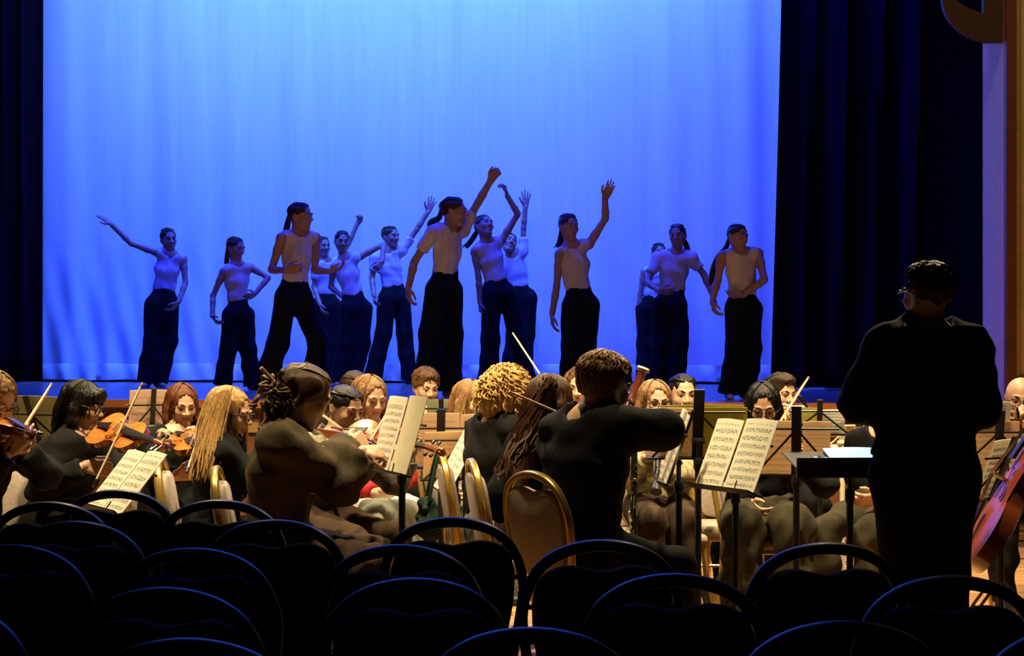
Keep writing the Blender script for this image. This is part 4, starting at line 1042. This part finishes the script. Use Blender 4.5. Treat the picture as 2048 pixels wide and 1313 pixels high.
M6 = mus('M6', 'violinist with sleek parted black hair', 'violinist with sleek black hair drawn back, patterned jacket, eyes on the page', 8.4, 1.64, 50, (664, 884), (690, 818), 640, hyaw=48, hpitch=18, hstyle='slick', hair=HB, sk=SK_T, top=C_STRIPE, topn='jacket', pants=C_BRN, tail='low',
         sl=(632, 908), sr=(712, 905), el=(690, 975, -.5), wl=(742, 918, .2), tl=(765, 900, 0), er=(790, 965, -.1), wr=(818, 915, 0), tr=(842, 886, 0), seed=46, ease=.02, curl=(.6, .8))
M7 = mus('M7', 'player in the red sweater', 'player in a red sweater and pale jeans, light brown hair parted in the middle', 9.0, 1.64, 30, (738, 862), (740, 797), 738, hyaw=34, hpitch=16, hstyle='long', hair=HLB, hL=.62, top=C_RED, topn='sweater', pants=C_JEANS, pantstyle='baggy',
         el=(705, 955, -.2), wl=(752, 988, -1), tl=(775, 990, 0), er=(812, 950, -.2), wr=(790, 985, -1), tr=(768, 990, 0), kl=(760, 1040, -1), kr=(812, 1030, -1), seed=47, curl=(.7, .7))
mus('M7b', 'player hidden behind the red sweater', 'dark-haired player of whom only the crown shows behind the red sweater player', 10.0, 1.62, 8, (706, 835), (712, 781), 700, hyaw=50, hpitch=15, hstyle='slick', hair=HDB, tail='low', seed=48, far=True)
M8 = mus('M8', 'young player with tousled brown hair', 'young player with short tousled brown hair looking down behind a grey folder', 11.15, 1.69, 15, (850, 826), (852, 776), 850, hyaw=24, hpitch=14, hstyle='short', hair=HBR, top=C_BLK, seed=49, big=1.06, nst=170)
M9 = mus('M9', 'player with long light brown hair', 'player with long light brown hair seen in profile behind the tan music sheets', 9.9, 1.68, 18, (930, 864), (942, 803), 925, hyaw=42, hpitch=12, hstyle='long', hair=HLB, hL=.95, top=C_BEIGE, pants=C_GREY, el=(890, 950, -.2), wl=(905, 985, -1), er=(960, 950, 0), wr=(925, 985, -1), seed=50, nst=150)
M10 = mus('M10', 'curly blond string player', 'string player with a cloud of curly blond hair, black hoodie, back turned', 8.2, 1.74, 97, (995, 846), (1017, 786), 985, hyaw=128, hpitch=10, hstyle='curly', hair=HBL, top=C_BLK2, topn='hoodie', hood=True, pants=C_TEAL, pantstyle='baggy',
          sl=(965, 868), sr=(1050, 868), el=(965, 965, .3), wl=(1010, 975, .6), er=(1085, 940, .3), wr=(1075, 880, .4), seed=51, nst=260, big=1.12, ease=.028)
M11 = mus('M11', 'wavy-haired string player', 'string player with long wavy reddish-brown hair tumbling down the back', 7.7, 1.66, 105, (1075, 872), (1104, 806), 1065, hyaw=125, hpitch=12, hroll=-6, hstyle='wavy', hair=HRB, top=C_BLK, pants=C_BLK,
          sl=(1040, 892), sr=(1125, 892), el=(1000, 985, -.2), wl=(998, 1040, .25), er=(1150, 900, .4), wr=(1138, 838, .4), seed=52, nst=190, hL=1.6, big=1.05, cyaw=98, coff=-.03)
M12 = mus('M12', 'boy in black with the raised elbow', 'violinist in a plain black sweater with tousled brown hair, bow elbow raised high', 7.1, 1.78, 128, (1176, 838), (1210, 775), 1160, hyaw=125, hpitch=12, hstyle='short', hair=HBR2, top=C_BLK, topn='sweater', pants=C_NAVY, chairl=False,
          sl=(1118, 872), sr=(1250, 856), er=(1328, 862, .4), wr=(1290, 868, 1), el=(1130, 985, .3), wl=(1190, 960, 1), seed=53, big=1.10, nst=260, ease=.030, girth=1.05, hhk=.14)
mus('M12b', 'brown-haired player beyond the black sweater', 'brown curly-haired player half hidden beyond the raised elbow violinist', 10.62, 1.74, -14, (1155, 832), (1160, 775), 1150, hpitch=10, hstyle='curly', hair=HBR, seed=54, nst=120, top=C_BEIGE)
mus('M12c', 'bass clarinet player', 'bass clarinet player almost hidden behind the black sweater violinist', 9.55, 1.66, -20, (1212, 862), (1222, 806), 1196, hpitch=8, hstyle='short', hair=HDB, seed=55, top=C_BLK2, el=(1190, 950, -.2), wl=(1235, 910, -1), er=(1262, 955, -.2), wr=(1258, 918, -1), curl=(.9, .9))
M13 = mus('M13', 'clarinettist in the patterned cardigan', 'clarinettist with a brown bob and round glasses in a cream patterned cardigan', 8.8, 1.64, 8, (1306, 866), (1310, 807), 1318, hyaw=12, hpitch=4, hstyle='bob', hair=HLB, hL=.38, glasses=True, top=C_PAT, topn='cardigan', pants=C_BRN,
          sl=(1268, 884), sr=(1358, 884), el=(1262, 950, -.2), wl=(1292, 915, -1), tl=(1312, 892, -.3), er=(1372, 950, -.2), wr=(1340, 948, -1), tr=(1322, 942, 0), kl=(1300, 1042, -1), kr=(1366, 1042, -1), al=(1312, 1125, 0), ar=(1372, 1125, 0), seed=56, curl=(.8, .8), nst=140, ease=.022, shoes=C_SHOEW)
M14 = mus('M14', 'short-haired brass player', 'man with neat short black hair playing a brass instrument behind the olive folder', 10.0, 1.76, 5, (1366, 850), (1366, 790), 1370, hyaw=8, hpitch=6, hstyle='slick', tail='low', hair=HB, top=C_BLK, seed=57, el=(1330, 930, 0), wl=(1352, 858, -1), er=(1405, 930, 0), wr=(1382, 858, -1), big=.98, nst=60, hhk=.138)
M15 = mus('M15', 'black-haired player in olive trousers', 'player with long parted black hair and clear glasses looking down, baggy olive trousers', 8.62, 1.70, 0, (1526, 872), (1526, 815), 1522, hyaw=-6, hpitch=20, hstyle='long', hair=HB, hL=.75, glasses=True, sk=SK_M, top=C_BLK2, pants=C_OLIVE, pantstyle='baggy',
          sl=(1482, 898), sr=(1574, 898), el=(1480, 975, -.2), wl=(1505, 1010, -.7), er=(1652, 972, -.2), wr=(1648, 922, .6), kl=(1484, 1050, -1), kr=(1586, 1052, -1), al=(1480, 1180, 0), ar=(1590, 1180, 0), seed=58, wr_amp=.0065, ease=.016, part=.02)
M16 = mus('M16', 'dark-haired trumpeter', 'trumpeter with short dark hair behind the player in olive trousers', 10.3, 1.72, 2, (1560, 846), (1563, 789), 1560, hyaw=26, hpitch=8, hstyle='short', hair=HDB, top=C_BLK, seed=59, el=(1530, 920, 0), wl=(1572, 848, -1), er=(1600, 920, 0), wr=(1590, 848, -1), nst=80)
mus('M17', 'player hidden by the conductor', 'dark-clothed player seated half behind the conductor, olive knees showing', 9.2, 1.70, -38, (1772, 868), (1774, 805), 1776, hpitch=10, hstyle='short', hair=HB, top=C_BLK, pants=C_OLIVE, seed=60, el=(1712, 955, 0), wl=(1778, 985, -1), kl=(1654, 1060, -1), kr=(1738, 1060, -1))
M18 = mus('M18', 'bald trumpeter', 'bald man in glasses playing a trumpet below the gold wall panel', 9.5, 1.74, -15, (2052, 860), (2042, 800), 2055, hyaw=-14, hpitch=8, hair=HB, sk=SK_M, hstyle='bald', glasses=True, top=C_BLK, seed=61, el=(2015, 925, -.2), wl=(2032, 850, -1), er=(2095, 925, 0), wr=(2048, 850, -1), hhk=.14, curl=(.9, .9))
M19 = mus('M19', 'cellist', 'cellist dressed in black at the end of the front row holding the large cello', 7.45, 1.72, -95, (2235, 850), (2228, 785), 2260, hpitch=15, hstyle='short', hair=HBR, seed=62, el=(2190, 940, -.5), wl=(2140, 985, -.2), er=(2200, 930, .5), wr=(2180, 840, .2), kl=(2170, 1075, -.7), kr=(2150, 1060, .8))
def locks(J, paths, d, n, m, sprd, seed, amp=.012):
    rs = random.Random(seed); mb = MB(); base = Vector(J['root'].location)
    for i in range(n):
        pa = rs.choice(paths); o = Vector((rs.gauss(0, sprd), rs.gauss(0, sprd), rs.gauss(0, sprd*.6))); ph = rs.uniform(0, 6)
        pts = spline([P(x, y, d-.06*k) for k, (x, y) in enumerate(pa)], 4); c = rs.uniform(.6, 1); pts = pts[:max(4, int(len(pts)*c))]
        strand(mb, [q+o*(.5+.5*k/len(pts))+Vector((amp*math.sin(ph+k*.9), amp*math.cos(ph+k*.7), 0))-base for k, q in enumerate(pts)], rs.uniform(.002, .0048), 3)
    mb.build('loose_hair', m, J['root'])
locks(M11, [[(1090, 770), (1060, 830), (1035, 885), (1010, 930), (1000, 965)], [(1100, 760), (1070, 840), (1055, 890), (1030, 920), (1015, 960)]], 7.62, 190, HRB, .022, 5, .014)
locks(M4, [[(440, 790), (418, 850), (406, 905), (396, 965)], [(452, 785), (430, 850), (420, 910), (404, 970)], [(428, 800), (410, 860), (400, 910), (390, 960)]], 7.70, 420, HGO, .017, 6, .003)
locks(M9, [[(930, 780), (918, 830), (915, 880), (920, 905)]], 9.84, 90, HLB, .014, 7, .005)
chair('gold', (.300, 7.112, 0), 125, 'taupe gold-framed chair under the black sweater violinist, turned askew')
# spare lit chairs of the orchestra
chair('gold', PX(1412, 11.4), 6, 'empty taupe chair close to the stage front behind the brass players')
chair('gold', PX(1472, 9.16), 3, 'empty taupe chair right beside the clarinettist')
# ------------------------------------------------------------------ audience chairs
def aud(px, py, yaw=180, dx=0):
    s = (py-HOR)/(CZ-.935); d = FPX/s
    a = rad(yaw); off = Vector((math.sin(a), -math.cos(a), 0))*.27          # the top rail stands behind the seat
    q = PX(px, d)+off
    return chair('dark', (q.x, q.y, 0), yaw, 'empty audience chair coloured dark as in shade, with arched back among the rows facing the stage', 'audience chairs in rows')
for px, py, yw in ((232, 980, 178), (438, 1000, 182), (96, 1004, 176), (150, 1043, 174), (548, 1040, 182), (-135, 1300, 176), (905, 1035, 180), (385, 1097, 178), (800, 1090, 176), (330, 1176, 174), (830, 1157, 180),
                   (1205, 1080, 183), (1350, 1148, 178), (1655, 1086, 184), (1905, 1152, 182), (1690, 1243, 180), (1062, 1256, 178), (375, 1278, 176), (-180, 1010, 176), (20, 1090, 174), (-150, 1200, 176), (2180, 1250, 182)):
    aud(px, py, yw)
# ------------------------------------------------------------------ music stands and sheets
def st(px, py, d, yaw, tilt, label, sheets, **k):
    r, O, ax = stand(P(px, py, d), yaw, tilt, label, **k)
    for s in sheets: sheet(O, ax, *s[:4], s[4], s[5], **(s[6] if len(s) > 6 else {}))
    return O, ax
st(204, 1026, 7.35, -58, 41, 'black music stand under the slanting sheets before the black-haired violinist', [(-.235, .01, .225, .31, PAP[2], 'music page with nine staves on the low slanted stand before the black-haired violinist'), (.0, .01, .235, .32, PAP[1], 'second page with sparse notes on the low slanted stand before the black-haired violinist')], w=.5)
st(88, 905, 9.4, 150, 22, 'music stand with grey-green folder beyond the black-haired violinist', [(-.24, .01, .48, .32, PGRY, 'grey-green folder seen from behind next to the black-haired violinist'), (.12, .02, .2, .30, PAP[0], 'narrow white page leaning on the grey-green folder', {'lift': .032})], w=.48)
st(302, 880, 10.4, 200, 20, 'music stand with plain tan back beside the auburn violinist', [(-.12, .01, .26, .31, PTAN, 'tan music sheet seen from behind beside the auburn violinist')], w=.34)
st(779, 946, 7.52, -66, 18, 'black stand holding the tall upright pages before the hoodie violinist', [(-.25, .008, .235, .335, PAP[0], 'tall music page with ten staves standing before the hoodie violinist'), (.025, .0, .215, .35, mat('blank_page_yellow', (.82, .77, .58), .7, var=.04, transl=.35), 'blank cream page standing behind the dark gap before the hoodie violinist', {'lift': .012})], w=.50)
st(880, 937, 9.27, 186, 16, 'black stand with tan sheet and crossed braces by the long-haired profile player', [(-.10, .01, .235, .30, PTAN, 'tan music sheet behind crossed braces near the long-haired profile player'), (-.26, .012, .15, .29, PTAN, 'second tan sheet partly behind the tall upright pages')], w=.46, postw=.045, legyaw=0)
st(884, 860, 10.44, 178, 18, 'back row stand with olive-grey folder below the tousled young player', [(-.09, .0, .18, .19, PGRY, 'olive-grey folder standing in front of the tousled young player'), (-.225, .0, .13, .17, mat('paper_lilac_grey', (.42, .38, .38), .7, transl=.3), 'lilac-grey page beside the olive-grey folder')], w=.40, h=.2)
st(884, 985, 8.72, -80, 30, 'black stand with a thick bundle of sheets seen edge-on among gold chairs', [(-.2, .0, .22, .36, PAP[0], 'thick music bundle seen edge-on among the gold chairs', {'thick': .02, 'bulge': .01}), (.035, .0, .20, .34, PAP[1], 'loose music page behind the edge-on bundle among the gold chairs', {'bulge': .03})], w=.48)
st(928, 960, 9.06, 190, 20, 'black stand with pale sheet beside the curly blond player', [(-.22, .01, .44, .26, PTAN, 'pale tan sheet seen from behind beside the curly blond player')], w=.46)
st(1330, 962, 7.70, -93, 20, 'black stand with edge-on pages under the raised black elbow', [(-.23, .0, .23, .33, PAP[0], 'music booklet seen edge-on below the raised black elbow', {'thick': .016, 'bulge': .006}), (.01, .0, .22, .32, PAP[1], 'second edge-on page below the raised black elbow', {'bulge': .004})], w=.48, legyaw=36)
st(1393, 918, 8.05, 182, 14, 'broad black-backed stand with tan and olive folders before the clarinettist', [(.02, .01, .20, .235, PTAN, 'tan sheet half of the pair in front of the clarinettist'), (-.235, .008, .252, .24, POLV, 'olive folder half of the pair in front of the clarinettist'), (-.225, .0, .40, .25, POLV, 'wide olive folder standing behind the tan sheet, below the short-haired brass player', {'lift': .032})], w=.46, postw=.05, legyaw=48)
st(1446, 982, 7.55, -61, 25, 'black stand with two bright pages before the player in olive trousers', [(-.215, .008, .20, .325, PAP[1], 'bright music page with eight staves, one of two before the olive trousers'), (-.0, .008, .225, .335, PAP[2], 'bright music page with nine staves, the wider of two before the olive trousers')], w=.46)
st(1592, 952, 7.86, 172, 16, 'broad black-backed stand with tan sheet in front of the black-haired player', [(-.02, .0, .235, .26, PTAN, 'tan sheet glowing behind crossed braces before the black-haired player'), (-.155, .09, .125, .165, PTAN, 'tan page with faint staves sticking out behind the broad black stand bar', {'lift': .014})], w=.40, postw=.045)
st(1638, 870, 9.46, 175, 16, 'back stand with pale note page behind the broad black-backed stand', [(-.14, .0, .13, .14, PAP[1], 'small pale note page at the back beside the olive card'), (.0, .0, .16, .15, POLV, 'olive card at the back beside the raised bow')], w=.34, h=.2, legyaw=0)
st(1680, 897, 9.86, 188, 18, 'folding wire stand with cream bars behind the tray', [], w=.17, h=.14, style='wire', m=m_cream, legyaw=0)
st(1752, 898, 10.15, 176, 12, 'cream-coloured wire stand half hidden by the conductor', [], w=.17, h=.15, style='wire', m=m_cream, legyaw=0)
st(1992, 955, 8.3, 178, 14, 'black stand with tan sheets and crossed braces below the bald trumpeter', [(-.10, .01, .22, .27, PTAN, 'tan sheet behind crossed braces below the bald trumpeter'), (-.225, .02, .11, .26, PTAN, 'narrow tan sheet at the edge, below the bald trumpeter'), (-.06, .24, .22, .13, PAP[2], 'music page peeping up over the tan sheet beside the conductor', {'lift': .034})], w=.46, postw=.04)
st(1978, 1000, 8.0, 212, 26, 'dark stand with slanting music page beside the conductor', [(-.1, .0, .20, .31, PAP[2], 'slanting music page on the stand by the conductor hip')], w=.30)
st(1252, 850, 9.95, 180, 14, 'back stand with small white sheet beyond the clarinettist', [(-.07, .0, .14, .13, mat('white_page', (.72, .68, .62), .7, transl=.3), 'small white sheet standing beyond the clarinettist')], w=.2, h=.2)
# conductor's desk
Oc = P(1712, 938, 7.25)
rc, O, ax = stand(Oc, 2, 82, "conductor's flat black stand desk with open score", w=.50, h=.36, style='solid')
MB().box(Oc+Vector((0, .02, -.018))-Vector(rc.location), (.25, .012, .022)).build('front_lip', m_stand, rc)
MB().box(Oc+Vector((0, .18, -.03))-Vector(rc.location), (.16, .15, .012)).build('under_shelf', m_stand, rc)
sheet(P(1733, 936, 7.27), desk_axes(0, 82), -.13, .0, .27, .33, mat('score_lit_blue', (.15, .38, .74), .45, var=.04), "pale blue open score lying on the conductor's desk", bulge=.006, thick=.008)  # blue stage light on the score is put into its colour
for i, (px, py) in enumerate(((1610, 921), (1632, 919), (1652, 920))):
    tag(rbox((0, 0, .006), (.022-.004*i, .012, .005), .003, 1).build(('desk_clip', 'desk_tin', 'eraser')[i], m_chrome), ('small metal clip on the bare end of the conductor desk', 'small metal tin beside the clip on the conductor desk', 'small eraser block nearest the score on the conductor desk')[i], 'desk item').location = P(px, py, 7.42)
# ------------------------------------------------------------------ string instruments
J = M1; violin(P(-18, 851, 7.39), P(46, 878, 7.0), (.3, -.1, 1), 'orange violin tucked under the chin of the sandy-haired violinist'); bow(P(14, 908, 7.15), P(76, 812, 7.35), 'bow of the sandy-haired violinist, tip pointing up', length=.42)
violin(P(200, 862, 8.10), P(350, 905, 7.68), (.05, -.85, .62), 'bright orange violin held by the black-haired violinist with glasses'); bow(P(186, 975, 7.83), P(278, 781, 7.91), 'bow slanting up past the orange violin of the black-haired violinist', length=.53)
violin(P(354, 880, 9.0), P(412, 920, 8.55), (.1, -.75, .8), 'orange violin of the auburn violinist'); bow(P(372, 950, 8.55), P(400, 865, 8.70), 'bow held low by the auburn violinist', length=.5)
violin(P(540, 1020, 7.80), P(546, 800, 7.84), (-1, 0, .1), 'violin of the long-haired blonde violinist', 'd')
violin(P(655, 876, 7.42), P(726, 903, 7.72), (-.1, -.5, 1), 'dark orange violin of the hoodie violinist'); bow(P(746, 905, 7.46), P(650, 834, 7.55), 'bow across the hoodie violin, tip near the patterned jacket', length=.42)
violin(P(695, 872, 8.20), P(876, 912, 7.90), (.1, -.7, .7), 'red-brown violin under the chin of the patterned jacket violinist, scroll past the tall pages', 'r'); bow(P(722, 912, 7.94), P(783, 811, 8.10), 'bow rising beside the tall upright pages', length=.33)
violin(P(1045, 850, 8.35), P(1110, 880, 8.75), (0, -.2, 1), 'violin of the curly blond string player', 'd'); bow(P(1085, 757, 8.55), P(1062, 722, 8.6), 'bow tip standing up beside the curly blond hair', length=.3)
violin(P(1120, 840, 7.95), P(1185, 870, 8.3), (0, -.2, 1), 'violin of the wavy-haired string player', 'd'); bow(P(1140, 836, 7.4), P(1028, 788, 7.34), 'bow slanting across the long wavy hair', length=.30)
violin(P(1235, 842, 7.35), P(1290, 875, 7.8), (0, -.2, 1), 'violin held away by the raised elbow violinist', 'd')
violin(P(1556, 884, 8.40), P(1668, 925, 8.22), (0, -.3, 1), 'dark violin of the black-haired player in olive trousers', 'd'); bow(P(1556, 850, 8.3), P(1617, 754, 8.4), 'bow rising past the dark-haired trumpeter', length=.30)
# cello
ce = violin(P(1952, 1148, 7.35), P(2264, 634, 7.40), (-.82, .12, .56), 'large orange-red cello leaning to its player beside the conductor', 'r', 'cello', 'cello', 2.12, ('chin_rest',))
pin = MB().tube([(0, 0, .017), (-.14, 0, .02)], .004, 6).build('end_pin', m_silver, ce)
# winds
clarinet(P(1319, 846, 8.55), P(1312, 985, 8.25), 'clarinet played by the musician in the patterned cardigan')
bc = pipe('bass_clarinet', P(1269, 885, 8.32), PX(1263, 8.32, .05), 'bass clarinet with gilded keys standing upright beside the patterned cardigan', 'clarinet', [(.014, 0), (.017, .1), (.018, .9), (.02, 1)], m_bwood, m_key, 20, ring=[(.2, .021), (.5, .021), (.8, .021)])
pipe('bassoon', P(1287, 737, 9.20), P(1207, 952, 9.14), 'bassoon with pale ring at its top, rising behind the black sweater violinist', 'bassoon', [(.030, 0), (.032, .02), (.024, .04), (.024, .3), (.030, .32), (.034, 1)], m_bsn, m_silver, 12, ring=[(.018, .036), (.31, .036)])
MB().lathe([(.020, -.006), (.034, -.004), (.036, .004), (.034, .014), (.020, .014)], 16).build('ivory_ring', m_ivory, bpy.data.objects['bassoon'])
trumpet(P(1363, 812, 9.75), P(1358, 850, 9.3), (0, 0, 1), 'trumpet raised by the short-haired brass player')
trumpet(P(1577, 806, 10.0), P(1590, 846, 9.6), (0, 0, 1), 'trumpet raised by the dark-haired trumpeter')
trumpet(P(2038, 822, 9.3), P(2030, 845, 8.85), (0, 0, 1), 'trumpet held by the bald man in glasses')
pipe('microphone', P(1598, 792, 9.9), P(1625, 830, 9.85), 'dark blue microphone on a thin rod behind the pale note page', 'microphone', [(.016, 0), (.018, .1), (.012, .35), (.008, .4), (.006, 1)], mat('microphone_blue_black', (.01, .012, .05), .25, metal=.5), m_chrome, 1)
# hair claw and stick of the hoodie violinist
J = M5; rt = J['root']; base = Vector(rt.location)
c0 = P(545, 762, J['C'].y-.03)-base
MB().tube([P(522, 736, J['C'].y-.05)-base, P(556, 772, J['C'].y)-base], [.009, .006], 8).build('hair_stick', mat('hair_stick_wood', (.35, .22, .1), .4), rt)
cl = MB()
for i in range(5):
    a = -.6+.3*i; q = P(560+6*i, 765+14*i, J['C'].y-.11)-base
    cl.tube([q, q+Vector((.012, -.025, .012)), q+Vector((.030, -.012, -.004))], [.007, .007, .004], 6)
cl.build('hair_claw', mat('claw_plastic', (.05, .025, .012), .2), rt)

# ------------------------------------------------------------------ small things on chairs and floor
def blob(name, c, r, m, label, cat, seed, amp=.02, zmin=0.0):
    V = Vol(np.array(c)-max(r)*1.6, np.array(c)+max(r)*1.6, .012); V.ell(c, r, 0); V.wrinkle(amp, seed, .09)
    pos, q = V.mesh(); o = np_mesh(name, [(pos-np.array(c), q, 0)], [m]); o.location = c; return tag(o, label, cat)
chair('gold', PX(1008, 11.3), 4, 'empty gold-framed chair beside the tousled young player')
q = M10['p']-M10['fwd']*.315; c = Vector((q.x, q.y, .60)); rz = Matrix.Rotation(rad(M10['yaw']), 3, 'Z'); bm_ = mat('bag_dark_green', (.010, .028, .018), .8, bump=.3, spec=.2)
V = Vol(np.array(c)-.3, np.array(c)+.3, .012); V.ell(c, (.125, .05, .115), 0, R=np.array(rz)); V.wrinkle(.010, 3, .09); pos, qd = V.mesh()
bag = np_mesh('shoulder_bag', [(pos-np.array(c), qd, 0)], [bm_]); bag.location = c; tag(bag, 'dark green crumpled bag hanging from the chair back of the curly blond player', 'bag')
top = M10['p']-M10['fwd']*.24; top = Vector((top.x, top.y, .935)); sd = rz @ Vector((1, 0, 0))
MB().tube(spline([c+sd*.09+Vector((0, 0, .10)), top+sd*.05-M10['fwd']*.03-Vector((0, 0, .03)), top, top-sd*.05-M10['fwd']*.03-Vector((0, 0, .03)), c-sd*.09+Vector((0, 0, .10))], 6), .009, 7).build('strap', bm_, bag).location = -c
# floor peg of the bass clarinet
for a in (105, 175, 245):
    o = MB().tube([Vector((0, 0, 0)), Vector((math.cos(rad(a))*.045, math.sin(rad(a))*.045, .046))], .006, 6).build('peg_leg', m_stand, bc)
    L_ = (P(1269, 885, 8.32)-PX(1263, 8.32, .05)).length; o.location = (0, 0, L_)
bt = empty('water_bottle', PX(1422, 8.7), 'white water bottle standing on the floor behind the bright music pages', 'bottle')
MB().lathe([(.030, 0), (.034, .006), (.034, .17), (.026, .20), (.014, .215)], 16).build('body', mat('bottle_white', (.75, .72, .62), .3), bt)
MB().lathe([(.015, .213), (.016, .215), (.016, .24), (.013, .243)], 14).build('cap', mat('bottle_cap', (.6, .6, .55), .4), bt)
